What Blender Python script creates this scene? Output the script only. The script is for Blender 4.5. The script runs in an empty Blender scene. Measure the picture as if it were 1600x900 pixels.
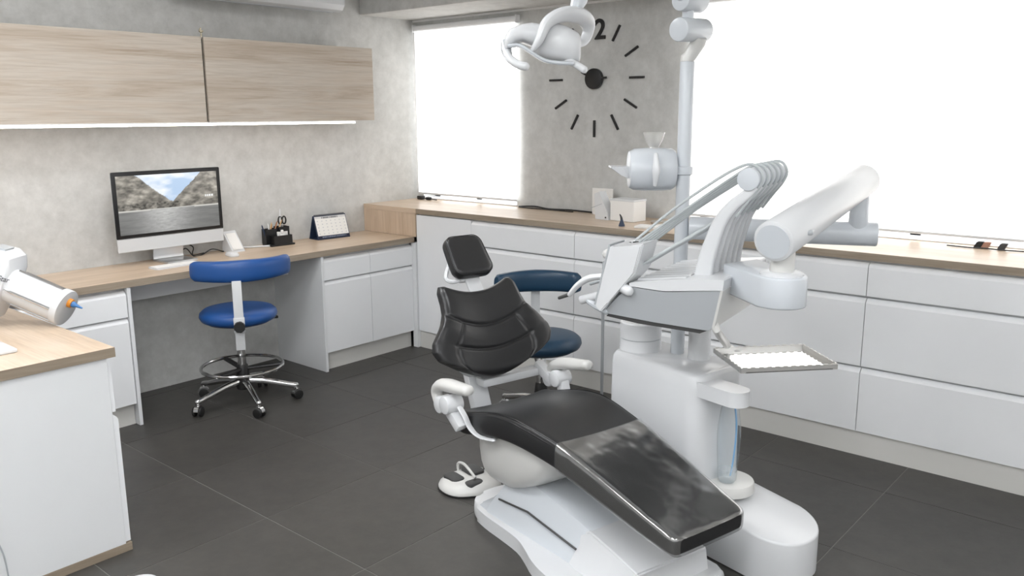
import bpy, bmesh, math, random
from math import sin, cos, pi, radians, sqrt
from mathutils import Vector, Matrix

random.seed(7)
scene = bpy.context.scene
COL = scene.collection

# ------------------------------------------------------------------ camera
H = 1.58
FPX = 1320.06
YAW, PITCH, ROLL = radians(40.599), radians(-11.645), radians(-0.3247)
fwd = Vector((cos(YAW)*cos(PITCH), sin(YAW)*cos(PITCH), sin(PITCH)))
rgt = Vector((sin(YAW), -cos(YAW), 0))
upv = rgt.cross(fwd)
R2 = rgt*cos(ROLL) + upv*sin(ROLL)
U2 = -rgt*sin(ROLL) + upv*cos(ROLL)
cam_d = bpy.data.cameras.new('camera')
cam_d.sensor_width = 36.0
cam_d.lens = 36.0*FPX/1600.0
cam_d.clip_start = 0.05
cam = bpy.data.objects.new('camera', cam_d)
COL.objects.link(cam)
m = Matrix((R2, U2, -fwd)).transposed().to_4x4()
m.translation = Vector((0, 0, H))
cam.matrix_world = m
scene.camera = cam
CAM = Vector((0, 0, H))

# ------------------------------------------------------------------ world, lights, exposure
scene.view_settings.view_transform = 'Standard'
scene.view_settings.look = 'None'
scene.view_settings.gamma = 1.0
scene.view_settings.use_curve_mapping = False
scene.view_settings.exposure = 0.47
world = bpy.data.worlds.new('overcast_sky')
scene.world = world
world.use_nodes = True
bg = world.node_tree.nodes['Background']
bg.inputs[0].default_value = (0.95, 0.98, 1.0, 1)
bg.inputs[1].default_value = 1.6
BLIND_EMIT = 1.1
PANEL_EMIT = 13.5
LED_EMIT = 9.0

# ------------------------------------------------------------------ measuring helpers (photo pixel -> point in the room)
def ray(x, y):
    return fwd + R2*((x-800)/FPX) - U2*((y-450)/FPX)
def at_z(x, y, z):
    d = ray(x, y); return CAM + d*((z-H)/d.z)
def at_x(x, y, X):
    d = ray(x, y); return CAM + d*(X/d.x)
def at_y(x, y, Y):
    d = ray(x, y); return CAM + d*(Y/d.y)
def dep(x, y, k):
    return CAM + ray(x, y)*k
PHI = radians(257)
CH0 = Vector((2.44, 2.09, 0))
CHM = Matrix.Translation(CH0) @ Matrix.Rotation(PHI, 4, 'Z')
CHI = CHM.inverted()
def ch(s, y, z):
    return CHM @ Vector((s, y, z))

# ------------------------------------------------------------------ materials
MATS = {}
def base_mat(name):
    mt = bpy.data.materials.new(name); mt.use_nodes = True
    nt = mt.node_tree
    return mt, nt, nt.nodes['Principled BSDF']
def setin(b, **kw):
    for k, v in kw.items():
        b.inputs[k].default_value = v
def mat(name, col, rough=0.5, metal=0.0, spec=0.5, bump=0.0, bscale=200, var=0.0, vscale=8, coat=0.0, **kw):
    mt, nt, b = base_mat(name)
    c = tuple(col)+(1,)
    setin(b, Roughness=rough, Metallic=metal)
    b.inputs['Base Color'].default_value = c
    b.inputs['Specular IOR Level'].default_value = spec
    b.inputs['Coat Weight'].default_value = coat
    tc = nt.nodes.new('ShaderNodeTexCoord')
    nz = nt.nodes.new('ShaderNodeTexNoise'); nz.inputs['Scale'].default_value = vscale; nz.inputs['Detail'].default_value = 4
    nt.links.new(tc.outputs['Object'], nz.inputs['Vector'])
    mx = nt.nodes.new('ShaderNodeMix'); mx.data_type = 'RGBA'
    v = max(var, 0.015)
    mx.inputs['A'].default_value = tuple(x*(1-v) for x in col)+(1,)
    mx.inputs['B'].default_value = tuple(min(1, x*(1+v)) for x in col)+(1,)
    nt.links.new(nz.outputs['Fac'], mx.inputs['Factor'])
    nt.links.new(mx.outputs['Result'], b.inputs['Base Color'])
    if bump:
        n2 = nt.nodes.new('ShaderNodeTexNoise'); n2.inputs['Scale'].default_value = bscale; n2.inputs['Detail'].default_value = 3
        nt.links.new(tc.outputs['Object'], n2.inputs['Vector'])
        bp = nt.nodes.new('ShaderNodeBump'); bp.inputs['Strength'].default_value = bump; bp.inputs['Distance'].default_value = 0.002
        nt.links.new(n2.outputs['Fac'], bp.inputs['Height'])
        nt.links.new(bp.outputs['Normal'], b.inputs['Normal'])
    MATS[name] = mt
    return mt
def ramp(nt, stops):
    r = nt.nodes.new('ShaderNodeValToRGB')
    el = r.color_ramp.elements
    while len(el) < len(stops): el.new(0.5)
    for e, (p, c) in zip(el, stops):
        e.position = p; e.color = tuple(c)+(1,)
    return r
def wood(name, stops, axis, rough=0.45, fine=1.0):
    mt, nt, b = base_mat(name)
    tc = nt.nodes.new('ShaderNodeTexCoord')
    mp = nt.nodes.new('ShaderNodeMapping')
    sc = [9, 9, 9]; sc[axis] = 0.8
    mp.inputs['Scale'].default_value = sc
    nt.links.new(tc.outputs['Object'], mp.inputs['Vector'])
    n1 = nt.nodes.new('ShaderNodeTexNoise'); n1.inputs['Scale'].default_value = 1.3; n1.inputs['Detail'].default_value = 7; n1.inputs['Roughness'].default_value = 0.65; n1.inputs['Distortion'].default_value = 0.8
    nt.links.new(mp.outputs['Vector'], n1.inputs['Vector'])
    r = ramp(nt, stops)
    nt.links.new(n1.outputs['Fac'], r.inputs['Fac'])
    mp2 = nt.nodes.new('ShaderNodeMapping'); s2 = [60, 60, 60]; s2[axis] = 2.5
    mp2.inputs['Scale'].default_value = s2
    nt.links.new(tc.outputs['Object'], mp2.inputs['Vector'])
    n2 = nt.nodes.new('ShaderNodeTexNoise'); n2.inputs['Scale'].default_value = 2.0; n2.inputs['Detail'].default_value = 5
    nt.links.new(mp2.outputs['Vector'], n2.inputs['Vector'])
    r2 = ramp(nt, [(0.3, (0.86, 0.84, 0.82)), (0.6, (1, 1, 1))])
    nt.links.new(n2.outputs['Fac'], r2.inputs['Fac'])
    mx = nt.nodes.new('ShaderNodeMix'); mx.data_type = 'RGBA'; mx.blend_type = 'MULTIPLY'; mx.inputs['Factor'].default_value = fine
    nt.links.new(r.outputs['Color'], mx.inputs['A']); nt.links.new(r2.outputs['Color'], mx.inputs['B'])
    nt.links.new(mx.outputs['Result'], b.inputs['Base Color'])
    setin(b, Roughness=rough)
    bp = nt.nodes.new('ShaderNodeBump'); bp.inputs['Strength'].default_value = 0.08; bp.inputs['Distance'].default_value = 0.002
    nt.links.new(n2.outputs['Fac'], bp.inputs['Height']); nt.links.new(bp.outputs['Normal'], b.inputs['Normal'])
    MATS[name] = mt
    return mt
def concrete(name, c0, c1, rough=0.7):
    mt, nt, b = base_mat(name)
    tc = nt.nodes.new('ShaderNodeTexCoord')
    n1 = nt.nodes.new('ShaderNodeTexNoise'); n1.inputs['Scale'].default_value = 1.6; n1.inputs['Detail'].default_value = 8; n1.inputs['Roughness'].default_value = 0.62
    n2 = nt.nodes.new('ShaderNodeTexNoise'); n2.inputs['Scale'].default_value = 14; n2.inputs['Detail'].default_value = 6; n2.inputs['Roughness'].default_value = 0.7
    nt.links.new(tc.outputs['Object'], n1.inputs['Vector']); nt.links.new(tc.outputs['Object'], n2.inputs['Vector'])
    ad = nt.nodes.new('ShaderNodeMath'); ad.operation = 'MULTIPLY_ADD'; ad.inputs[1].default_value = 0.45
    nt.links.new(n2.outputs['Fac'], ad.inputs[0])
    m2 = nt.nodes.new('ShaderNodeMath'); m2.operation = 'MULTIPLY'; m2.inputs[1].default_value = 0.55
    nt.links.new(n1.outputs['Fac'], m2.inputs[0]); nt.links.new(m2.outputs[0], ad.inputs[2])
    r = ramp(nt, [(0.36, c0), (0.64, c1)])
    nt.links.new(ad.outputs[0], r.inputs['Fac'])
    vo = nt.nodes.new('ShaderNodeTexVoronoi'); vo.inputs['Scale'].default_value = 9
    nt.links.new(tc.outputs['Object'], vo.inputs['Vector'])
    r3 = ramp(nt, [(0.04, (1.06, 1.06, 1.06)), (0.16, (1, 1, 1))])
    nt.links.new(vo.outputs['Distance'], r3.inputs['Fac'])
    mx = nt.nodes.new('ShaderNodeMix'); mx.data_type = 'RGBA'; mx.blend_type = 'MULTIPLY'; mx.inputs['Factor'].default_value = 1
    nt.links.new(r.outputs['Color'], mx.inputs['A']); nt.links.new(r3.outputs['Color'], mx.inputs['B'])
    nt.links.new(mx.outputs['Result'], b.inputs['Base Color'])
    setin(b, Roughness=rough)
    bp = nt.nodes.new('ShaderNodeBump'); bp.inputs['Strength'].default_value = 0.12; bp.inputs['Distance'].default_value = 0.003
    nt.links.new(n2.outputs['Fac'], bp.inputs['Height']); nt.links.new(bp.outputs['Normal'], b.inputs['Normal'])
    MATS[name] = mt
    return mt
def emit(name, col, strength):
    mt, nt, b = base_mat(name)
    setin(b, Roughness=0.6)
    b.inputs['Base Color'].default_value = tuple(col)+(1,)
    b.inputs['Emission Color'].default_value = tuple(col)+(1,)
    b.inputs['Emission Strength'].default_value = strength
    MATS[name] = mt
    return mt
def glassy(name, tint=(1, 1, 1), rough=0.05, gloss=0.2, alpha_ior=1.45, haze=0.0):
    # thin clear sheet: transparent with a fresnel reflection
    mt = bpy.data.materials.new(name); mt.use_nodes = True
    nt = mt.node_tree; nt.nodes.clear()
    out = nt.nodes.new('ShaderNodeOutputMaterial')
    tr = nt.nodes.new('ShaderNodeBsdfTransparent'); tr.inputs[0].default_value = tuple(tint)+(1,)
    gl = nt.nodes.new('ShaderNodeBsdfGlossy'); gl.inputs['Roughness'].default_value = rough
    lw = nt.nodes.new('ShaderNodeLayerWeight'); lw.inputs['Blend'].default_value = 0.5
    fr = nt.nodes.new('ShaderNodeMath'); fr.operation = 'POWER'; fr.inputs[1].default_value = 4.0
    nt.links.new(lw.outputs['Facing'], fr.inputs[0])
    tc = nt.nodes.new('ShaderNodeTexCoord')
    nz = nt.nodes.new('ShaderNodeTexNoise'); nz.inputs['Scale'].default_value = 7; nz.inputs['Detail'].default_value = 2
    nt.links.new(tc.outputs['Object'], nz.inputs['Vector'])
    bp = nt.nodes.new('ShaderNodeBump'); bp.inputs['Strength'].default_value = 0.25; bp.inputs['Distance'].default_value = 0.02
    nt.links.new(nz.outputs['Fac'], bp.inputs['Height'])
    nt.links.new(bp.outputs['Normal'], gl.inputs['Normal'])
    ad = nt.nodes.new('ShaderNodeMath'); ad.operation = 'ADD'; ad.use_clamp = True; ad.inputs[1].default_value = gloss
    nt.links.new(fr.outputs[0], ad.inputs[0])
    mx = nt.nodes.new('ShaderNodeMixShader')
    nt.links.new(ad.outputs[0], mx.inputs[0]); nt.links.new(tr.outputs[0], mx.inputs[1]); nt.links.new(gl.outputs[0], mx.inputs[2])
    df = nt.nodes.new('ShaderNodeBsdfDiffuse'); df.inputs[0].default_value = (0.85, 0.86, 0.86, 1)
    m3 = nt.nodes.new('ShaderNodeMixShader'); m3.inputs[0].default_value = haze
    nt.links.new(mx.outputs[0], m3.inputs[1]); nt.links.new(df.outputs[0], m3.inputs[2])
    nt.links.new(m3.outputs[0], out.inputs[0])
    MATS[name] = mt
    return mt
def print_mat(name, strength):
    # flat print: colours stored per vertex; a screen also shines
    mt, nt, b = base_mat(name)
    at = nt.nodes.new('ShaderNodeVertexColor'); at.layer_name = 'print'
    if strength:
        b.inputs['Base Color'].default_value = (0.01, 0.01, 0.01, 1)
        nt.links.new(at.outputs['Color'], b.inputs['Emission Color'])
        b.inputs['Emission Strength'].default_value = strength
        setin(b, Roughness=0.15)
    else:
        nt.links.new(at.outputs['Color'], b.inputs['Base Color']); setin(b, Roughness=0.6)
    MATS[name] = mt
    return mt

concrete('wall_concrete', (0.46, 0.46, 0.445), (0.645, 0.645, 0.63))
mat('ceiling_paint', (0.8, 0.8, 0.79), 0.9)
mat('plain_paint', (0.82, 0.82, 0.81), 0.9)
concrete('tile_dark', (0.042, 0.0395, 0.036), (0.070, 0.066, 0.060), rough=0.42)
mat('grout', (0.21, 0.205, 0.195), 0.9)
mat('white_lacquer', (0.84, 0.85, 0.865), 0.22, spec=0.45)
mat('white_panel', (0.77, 0.78, 0.79), 0.4)
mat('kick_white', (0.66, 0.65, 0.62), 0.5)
mat('groove_shadow', (0.6, 0.61, 0.62), 0.5)
bleached = [(0.3, (0.40, 0.32, 0.245)), (0.45, (0.52, 0.445, 0.365)), (0.55, (0.565, 0.505, 0.435)), (0.7, (0.545, 0.46, 0.375))]
desk_w = [(0.3, (0.50, 0.375, 0.265)), (0.5, (0.62, 0.485, 0.36)), (0.7, (0.68, 0.55, 0.43))]
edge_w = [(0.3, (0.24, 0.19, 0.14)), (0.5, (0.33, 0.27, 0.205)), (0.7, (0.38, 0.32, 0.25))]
wood('oak_bleached', bleached, 0)
wood('oak_x', desk_w, 0, 0.35)
wood('oak_y', desk_w, 1, 0.3)
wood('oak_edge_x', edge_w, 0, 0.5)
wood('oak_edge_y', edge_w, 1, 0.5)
wood('oak_z', desk_w, 2, 0.4)
mat('plastic_white', (0.68, 0.69, 0.705), 0.25, spec=0.5)
mat('plastic_cool', (0.60, 0.63, 0.665), 0.22, spec=0.5)
mat('plastic_warm', (0.66, 0.655, 0.635), 0.3)
mat('plastic_grey', (0.43, 0.45, 0.47), 0.35)
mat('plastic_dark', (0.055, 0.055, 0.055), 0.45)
mat('hose_grey', (0.47, 0.50, 0.51), 0.4)
mat('leather_black', (0.017, 0.017, 0.018), 0.36, spec=0.5, bump=0.04, bscale=160)
mat('leather_seam', (0.010, 0.010, 0.011), 0.4)
mat('leather_blue', (0.012, 0.075, 0.27), 0.38, bump=0.06, bscale=160)
mat('leather_teal', (0.010, 0.042, 0.085), 0.38, bump=0.06, bscale=160)
mat('chrome', (0.72, 0.72, 0.72), 0.14, metal=1.0)
mat('steel', (0.70, 0.69, 0.67), 0.4, metal=1.0)
mat('steel_mirror', (0.9, 0.9, 0.9), 0.05, metal=1.0)
mat('alu', (0.66, 0.67, 0.68), 0.35, metal=1.0)
mat('alu_paint', (0.62, 0.63, 0.64), 0.4)
mat('rubber_black', (0.012, 0.012, 0.012), 0.5)
mat('black_satin', (0.008, 0.008, 0.009), 0.35)
mat('paper', (0.82, 0.81, 0.79), 0.8)
mat('navy', (0.02, 0.035, 0.075), 0.5)
mat('orange', (0.75, 0.28, 0.03), 0.4)
mat('blue_tip', (0.04, 0.17, 0.42), 0.35)
mat('pale_blue', (0.22, 0.45, 0.72), 0.3)
mat('pencil_wood', (0.62, 0.42, 0.22), 0.6)
mat('pencil_brown', (0.36, 0.17, 0.08), 0.6)
mat('copper', (0.45, 0.24, 0.17), 0.4)
mat('brass', (0.5, 0.44, 0.33), 0.35, metal=0.8)
mat('shadow_gap', (0.03, 0.027, 0.022), 0.8)
mat('text_grey', (0.12, 0.12, 0.13), 0.5)
emit('blind_lit', (1.0, 0.995, 0.985), BLIND_EMIT)  # backlit fabric: even emission stands in for daylight passing through
emit('daylight_glass', (0.97, 0.985, 1.0), BLIND_EMIT*1.15)  # pane emits evenly in place of the sky behind it
emit('led', (1.0, 0.93, 0.87), LED_EMIT)
emit('panel_light', (0.97, 0.985, 1.0), PANEL_EMIT)
glassy('clear_film', rough=0.15, gloss=0.36, haze=0.015)
glassy('clear_plastic', (0.96, 0.98, 0.99), 0.08, 0.05, haze=0.03)
mat('clear_glass', (0.86, 0.85, 0.82), 0.12, **{})
MATS['clear_glass'].node_tree.nodes['Principled BSDF'].inputs['Transmission Weight'].default_value = 0.55
glassy('water', (0.93, 0.95, 0.96), 0.06, 0.12, haze=0.2)
print_mat('screen_print', 0.8)
print_mat('page_print', 0)

# ------------------------------------------------------------------ mesh helpers
def NB(): return bmesh.new()
def b_box(bm, x0, x1, y0, y1, z0, z1, bev=0.0, seg=2, M=None):
    vs = [bm.verts.new((x, y, z)) for x in (x0, x1) for y in (y0, y1) for z in (z0, z1)]
    F = [(0, 1, 3, 2), (4, 6, 7, 5), (0, 4, 5, 1), (2, 3, 7, 6), (0, 2, 6, 4), (1, 5, 7, 3)]
    fs = [bm.faces.new([vs[i] for i in f]) for f in F]
    new = list(vs)
    if bev:
        es = list({e for f in fs for e in f.edges})
        r = bmesh.ops.bevel(bm, geom=es, offset=bev, segments=seg, affect='EDGES', profile=0.5)
        new = list({v for v in r['verts']} | {v for v in vs if v.is_valid})
    if M is not None:
        bmesh.ops.transform(bm, matrix=M, verts=[v for v in new if v.is_valid])
    return bm
def b_prism(bm, pts, z0, z1, bev=0.0, seg=2, M=None, bev_bottom=True):
    lo = [bm.verts.new((x, y, z0)) for x, y in pts]
    hi = [bm.verts.new((x, y, z1)) for x, y in pts]
    n = len(pts)
    fb = bm.faces.new(lo[::-1]); ft = bm.faces.new(hi)
    for i in range(n):
        bm.faces.new((lo[i], lo[(i+1) % n], hi[(i+1) % n], hi[i]))
    new = lo+hi
    if bev:
        es = list(ft.edges)+(list(fb.edges) if bev_bottom else [])
        r = bmesh.ops.bevel(bm, geom=es, offset=bev, segments=seg, affect='EDGES', profile=0.5)
        new = list({v for v in r['verts']} | {v for v in new if v.is_valid})
    if M is not None:
        bmesh.ops.transform(bm, matrix=M, verts=[v for v in new if v.is_valid])
    return bm
def smooth_path(pts, n=6):
    P = [Vector(p) for p in pts]
    if len(P) < 3: return P
    out = []
    Q = [P[0]*2-P[1]]+P+[P[-1]*2-P[-2]]
    for i in range(1, len(Q)-2):
        a, b, c, d = Q[i-1], Q[i], Q[i+1], Q[i+2]
        for k in range(n):
            t = k/n
            out.append(0.5*((2*b)+(c-a)*t+(2*a-5*b+4*c-d)*t*t+(3*b-a-3*c+d)*t**3))
    out.append(P[-1])
    return out
def interp(L, t):
    # L list of values, t 0..1
    if not isinstance(L, (list, tuple)): return L
    k = t*(len(L)-1); i = min(int(k), len(L)-2); f = k-i
    return L[i]*(1-f)+L[i+1]*f
def b_tube(bm, pts, r, n=12, closed=False, flat=1.0, round_end=False, up=None):
    P = [Vector(p) for p in pts]
    m_ = len(P)
    rings = []
    T = []
    for i in range(m_):
        if closed: t = P[(i+1) % m_]-P[i-1]
        elif i == 0: t = P[1]-P[0]
        elif i == m_-1: t = P[-1]-P[-2]
        else: t = P[i+1]-P[i-1]
        T.append(t.normalized())
    u = Vector(up) if up is not None else (Vector((0, 0, 1)) if abs(T[0].z) < 0.9 else Vector((1, 0, 0)))
    nrm = (u-T[0]*u.dot(T[0])).normalized()
    for i in range(m_):
        nrm = (nrm-T[i]*nrm.dot(T[i])).normalized()
        bi = T[i].cross(nrm)
        rr = interp(r, i/(m_-1) if m_ > 1 else 0)
        rings.append([bm.verts.new(P[i]+nrm*(rr*cos(2*pi*k/n))+bi*(rr*flat*sin(2*pi*k/n))) for k in range(n)])
    cnt = m_ if closed else m_-1
    for i in range(cnt):
        A, B = rings[i], rings[(i+1) % m_]
        for k in range(n):
            bm.faces.new((A[k], A[(k+1) % n], B[(k+1) % n], B[k]))
    if not closed:
        if round_end:
            for ring, p, t, sg in ((rings[0], P[0], T[0], -1), (rings[-1], P[-1], T[-1], 1)):
                rr = (ring[0].co-p).length
                prev = ring
                for a in (35, 65):
                    c = p+t*sg*rr*sin(radians(a))*0.8
                    new = [bm.verts.new(c+(v.co-p)*cos(radians(a))) for v in ring]
                    for k in range(n):
                        f = (prev[k], prev[(k+1) % n], new[(k+1) % n], new[k])
                        bm.faces.new(f if sg > 0 else f[::-1])
                    prev = new
                bm.faces.new(prev if sg > 0 else prev[::-1])
        else:
            bm.faces.new(rings[0][::-1]); bm.faces.new(rings[-1])
    return bm
def b_lathe(bm, prof, n=24, M=None, capb=True, capt=True):
    rings = []
    allv = []
    for r, z in prof:
        ring = [bm.verts.new((r*cos(2*pi*k/n), r*sin(2*pi*k/n), z)) for k in range(n)]
        rings.append(ring); allv += ring
    for A, B in zip(rings, rings[1:]):
        for k in range(n):
            bm.faces.new((A[k], A[(k+1) % n], B[(k+1) % n], B[k]))
    if capb: bm.faces.new(rings[0][::-1])
    if capt: bm.faces.new(rings[-1])
    if M is not None: bmesh.ops.transform(bm, matrix=M, verts=allv)
    return bm
def b_cyl(bm, p0, p1, r0, r1=None, n=24, bev=0.004):
    p0 = Vector(p0); p1 = Vector(p1); r1 = r0 if r1 is None else r1
    L = (p1-p0).length
    q = (p1-p0).to_track_quat('Z', 'Y').to_matrix().to_4x4(); q.translation = p0
    if bev:
        prof = [(r0-bev, 0), (r0-bev*.3, bev*.3), (r0, bev), (r1, L-bev), (r1-bev*.3, L-bev*.3), (r1-bev, L)]
    else: prof = [(r0, 0), (r1, L)]
    return b_lathe(bm, prof, n, q)
def b_loft(bm, rings, cap=True):
    R = [[bm.verts.new(p) for p in ring] for ring in rings]
    n = len(R[0])
    for A, B in zip(R, R[1:]):
        for k in range(n):
            bm.faces.new((A[k], A[(k+1) % n], B[(k+1) % n], B[k]))
    if cap:
        bm.faces.new(R[0][::-1]); bm.faces.new(R[-1])
    return bm
def rrect(w, h, r, n=5, cx=0, cy=0):
    pts = []
    for (sx, sy, a0) in ((1, 1, 0), (-1, 1, 90), (-1, -1, 180), (1, -1, 270)):
        for k in range(n+1):
            a = radians(a0+90*k/n)
            pts.append((cx+sx*(w/2-r)+r*cos(a), cy+sy*(h/2-r)+r*sin(a)))
    return pts

ROOTS = {}
def root_of(o):
    while o.parent: o = o.parent
    return o
def obj(name, bm, material, parent=None, smooth=True, world=False, sub=0, angle=35):
    """one mesh object; world=True: the bmesh is in room coordinates and is moved into the frame of its thing"""
    if world and parent is not None:
        bmesh.ops.transform(bm, matrix=root_of(parent).matrix_basis.inverted(), verts=bm.verts)
    bmesh.ops.recalc_face_normals(bm, faces=bm.faces)
    me = bpy.data.meshes.new(name)
    bm.to_mesh(me); bm.free()
    me.materials.append(MATS[material])
    if smooth:
        me.shade_smooth()
        try: me.set_sharp_from_angle(angle=radians(angle))
        except Exception: pass
    o = bpy.data.objects.new(name, me)
    COL.objects.link(o)
    if parent is not None: o.parent = parent
    if sub:
        md = o.modifiers.new('subdivision', 'SUBSURF'); md.levels = sub; md.render_levels = sub
    return o
def tag(o, label, cat, group=None):
    o['label'] = label; o['category'] = cat
    if group: o['group'] = group
    return o
def thing(name, label, cat, loc=(0, 0, 0), rotz=0.0, group=None):
    o = bpy.data.objects.new(name, None)
    COL.objects.link(o)
    o.empty_display_size = 0.1
    o.matrix_basis = Matrix.Translation(Vector(loc)) @ Matrix.Rotation(rotz, 4, 'Z')
    return tag(o, label, cat, group)
def struct(name, bm, material, parent=None, smooth=False):
    o = obj(name, bm, material, parent, smooth=smooth)
    if parent is None: o['kind'] = 'structure'
    return o
def rest_mesh(bm, loc):
    """origin at the base of a one-mesh thing"""
    bmesh.ops.transform(bm, matrix=Matrix.Translation(-Vector(loc)), verts=bm.verts)
def single(name, bm, material, label, cat, loc, group=None, **kw):
    rest_mesh(bm, loc)
    o = obj(name, bm, material, **kw)
    o.location = loc
    return tag(o, label, cat, group)
def text_mesh(s, size, depth=0.001, shear=0.0, bold=0.0):
    cu = bpy.data.curves.new('text', 'FONT'); cu.body = s; cu.size = size; cu.extrude = depth; cu.shear = shear
    cu.offset = bold; cu.align_x = 'CENTER'; cu.align_y = 'CENTER'
    to = bpy.data.objects.new('text', cu); COL.objects.link(to)
    dg = bpy.context.evaluated_depsgraph_get()
    me = bpy.data.meshes.new_from_object(to.evaluated_get(dg))
    bm = NB(); bm.from_mesh(me)
    bpy.data.objects.remove(to); bpy.data.meshes.remove(me)
    return bm

# ================================================================== THE ROOM
XW, YW = 4.40, 4.70           # window wall and desk wall
X0, Y0, ZC = -1.6, -1.9, 2.62
bm = NB(); b_box(bm, X0-.1, XW+.35, Y0-.1, YW+.1, -0.12, -0.0018); floor = struct('floor', bm, 'grout')
# floor tiles
TS = 0.6055
tx0, ty0 = 1.735, 3.395
gap = 0.0019
bm = NB(); b_box(bm, gap, TS-gap, gap, TS-gap, -0.006, 0.0, 0.0006, 1)
tile_me = None
bmesh.ops.recalc_face_normals(bm, faces=bm.faces)
i0 = math.floor((X0-tx0)/TS); i1 = math.ceil((XW-tx0)/TS)
j0 = math.floor((Y0-ty0)/TS); j1 = math.ceil((YW-ty0)/TS)
tile_me = bpy.data.meshes.new('tile'); bm.to_mesh(tile_me); bm.free(); tile_me.materials.append(MATS['tile_dark'])
for i in range(i0, i1):
    for j in range(j0, j1):
        t = bpy.data.objects.new('tile', tile_me); COL.objects.link(t); t.parent = floor
        t.location = (tx0+i*TS, ty0+j*TS, 0)
# walls
bm = NB(); b_box(bm, X0-.1, XW+.3, YW, YW+.1, -.1, ZC); struct('wall_desk', bm, 'wall_concrete')
bm = NB(); b_box(bm, X0-.1, X0, Y0, YW, -.1, ZC); struct('wall_left', bm, 'plain_paint')
bm = NB(); b_box(bm, X0-.1, XW+.3, Y0-.1, Y0, -.1, ZC); struct('wall_rear', bm, 'plain_paint')
ZS, ZT = 0.9635, 2.185
W1 = (3.72, 4.64); W2 = (-1.2, 2.40)
bm = NB()
b_box(bm, XW, XW+.28, Y0, YW, -.1, ZS); b_box(bm, XW, XW+.28, Y0, YW, ZT, ZC)
b_box(bm, XW, XW+.28, W1[1], YW, ZS, ZT); b_box(bm, XW, XW+.28, W2[1], W1[0], ZS, ZT); b_box(bm, XW, XW+.28, Y0, W2[0], ZS, ZT)
struct('wall_window', bm, 'wall_concrete')
bm = NB(); b_box(bm, X0-.1, XW+.3, Y0-.1, YW+.1, ZC, ZC+.1); struct('ceiling', bm, 'ceiling_paint')
bm = NB(); b_box(bm, 3.9, XW, Y0, YW, 2.245, ZC, 0.004, 1); struct('trim_1', bm, 'wall_concrete')
bm = NB(); b_box(bm, XW-.012, XW, Y0, YW, 2.233, 2.245); struct('trim_2', bm, 'plain_paint')
# windows: frame, glass; the roller blinds hang inside the reveal
for n_, (y0, y1) in enumerate((W1, W2), 1):
    bm = NB(); b_box(bm, XW+.15, XW+.16, y0+.05, y1-.05, ZS+.05, ZT-.05); w = struct('window_%d' % n_, bm, 'daylight_glass')
    ym = [y0+.03, y1-.03]+([(y0+y1)/2] if n_ == 1 else [y0+(y1-y0)*k/3 for k in (1, 2)])
    for yy in ym:
        bm = NB(); b_box(bm, XW+.12, XW+.19, yy-.03, yy+.03, ZS, ZT, .004, 1); obj('window_frame', bm, 'plastic_white', w)
    for zz in (ZS+.03, ZT-.03):
        bm = NB(); b_box(bm, XW+.12, XW+.19, y0, y1, zz-.03, zz+.03, .004, 1); obj('window_frame', bm, 'plastic_white', w)
    bm = NB(); b_box(bm, XW-.005, XW+.13, y0+.002, y1-.002, ZS-.001, ZS+.008, .003, 1); obj('window_sill', bm, 'plastic_white', w)
def blind(label, y0, y1, zb):
    xb = XW-.030
    t = thing('roller_blind', label, 'blind', (xb, (y0+y1)/2, zb), 0, 'white roller blinds')
    bm = NB(); b_box(bm, xb-.001, xb+.001, y0, y1, zb+.012, ZT-.01); obj('fabric', bm, 'blind_lit', t, world=True, smooth=False)
    bm = NB(); b_box(bm, xb-.007, xb+.007, y0, y1, zb, zb+.013, .003); obj('bottom_rail', bm, 'plastic_white', t, world=True)
    bm = NB(); b_cyl(bm, (xb+.004, y0-.004, ZT), (xb+.004, y1+.004, ZT), .021); obj('roller', bm, 'white_lacquer', t, world=True)
    for yy in (y0-.011, y1+.005):
        bm = NB(); b_box(bm, xb-.018, XW-.0005, yy, yy+.006, ZT-.026, ZT+.026, .002, 1); obj('bracket', bm, 'white_lacquer', t, world=True)
blind('narrow white roller blind over the window left of the wall clock', 3.70, 4.66, 0.999)
blind('wide bright roller blind over the long window right of the wall clock', -1.22, 2.43, 0.999)

# ceiling light panels (above the frame)
cl = 0
for (x, y) in [(x, y) for y in (-1.1, 0.4, 1.9) for x in (-0.8, 0.6)]+[(1.95, -1.1), (0.6, 3.2), (1.9, 2.9)]:
    cl += 1
    t = thing('ceiling_light', 'square white ceiling light panel out of view above the room', 'ceiling light', (x, y, ZC-.03), 0, 'ceiling light panels')
    bm = NB(); b_box(bm, -.31, .31, -.31, .31, .008, .03, .003, 1); obj('frame', bm, 'plastic_white', t)
    bm = NB(); b_box(bm, -.29, .29, -.29, .29, 0, .0075); obj('diffuser', bm, 'panel_light', t, smooth=False)

# ================================================================== UPPER CABINETS
YC = 4.38
def upper(label, xa, xb, hinge_x):
    t = thing('wall_cabinet', label, 'cabinet', ((xa+xb)/2, YW, 1.545), 0, 'upper wall cabinets')
    bm = NB(); b_box(bm, xa, xb, YC+.02, YW-.001, 1.548, 1.995); obj('body', bm, 'oak_bleached', t, smooth=False, world=True)
    bm = NB(); b_box(bm, xa+.002, xb-.002, YC, YC+.019, 1.545, 2.0, .001, 1); obj('door', bm, 'oak_bleached', t, world=True)
    return t
u1 = upper('long bleached-oak wall cabinet cut off by the left edge', 0.9, 2.529, 0)
u2 = upper('bleached-oak wall cabinet nearest the window, above pen holder', 2.539, 3.73, 0)
bm = NB(); b_box(bm, 2.531, 2.537, YC+.012, YW, 1.55, 1.99); obj('gap_strip', bm, 'shadow_gap', u2, world=True)
t = tag(thing('hook', '', 'hook', (2.535, YC+.01, 2.0)), 'small brass hook standing on the joint of the wall cabinets', 'hook')
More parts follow.
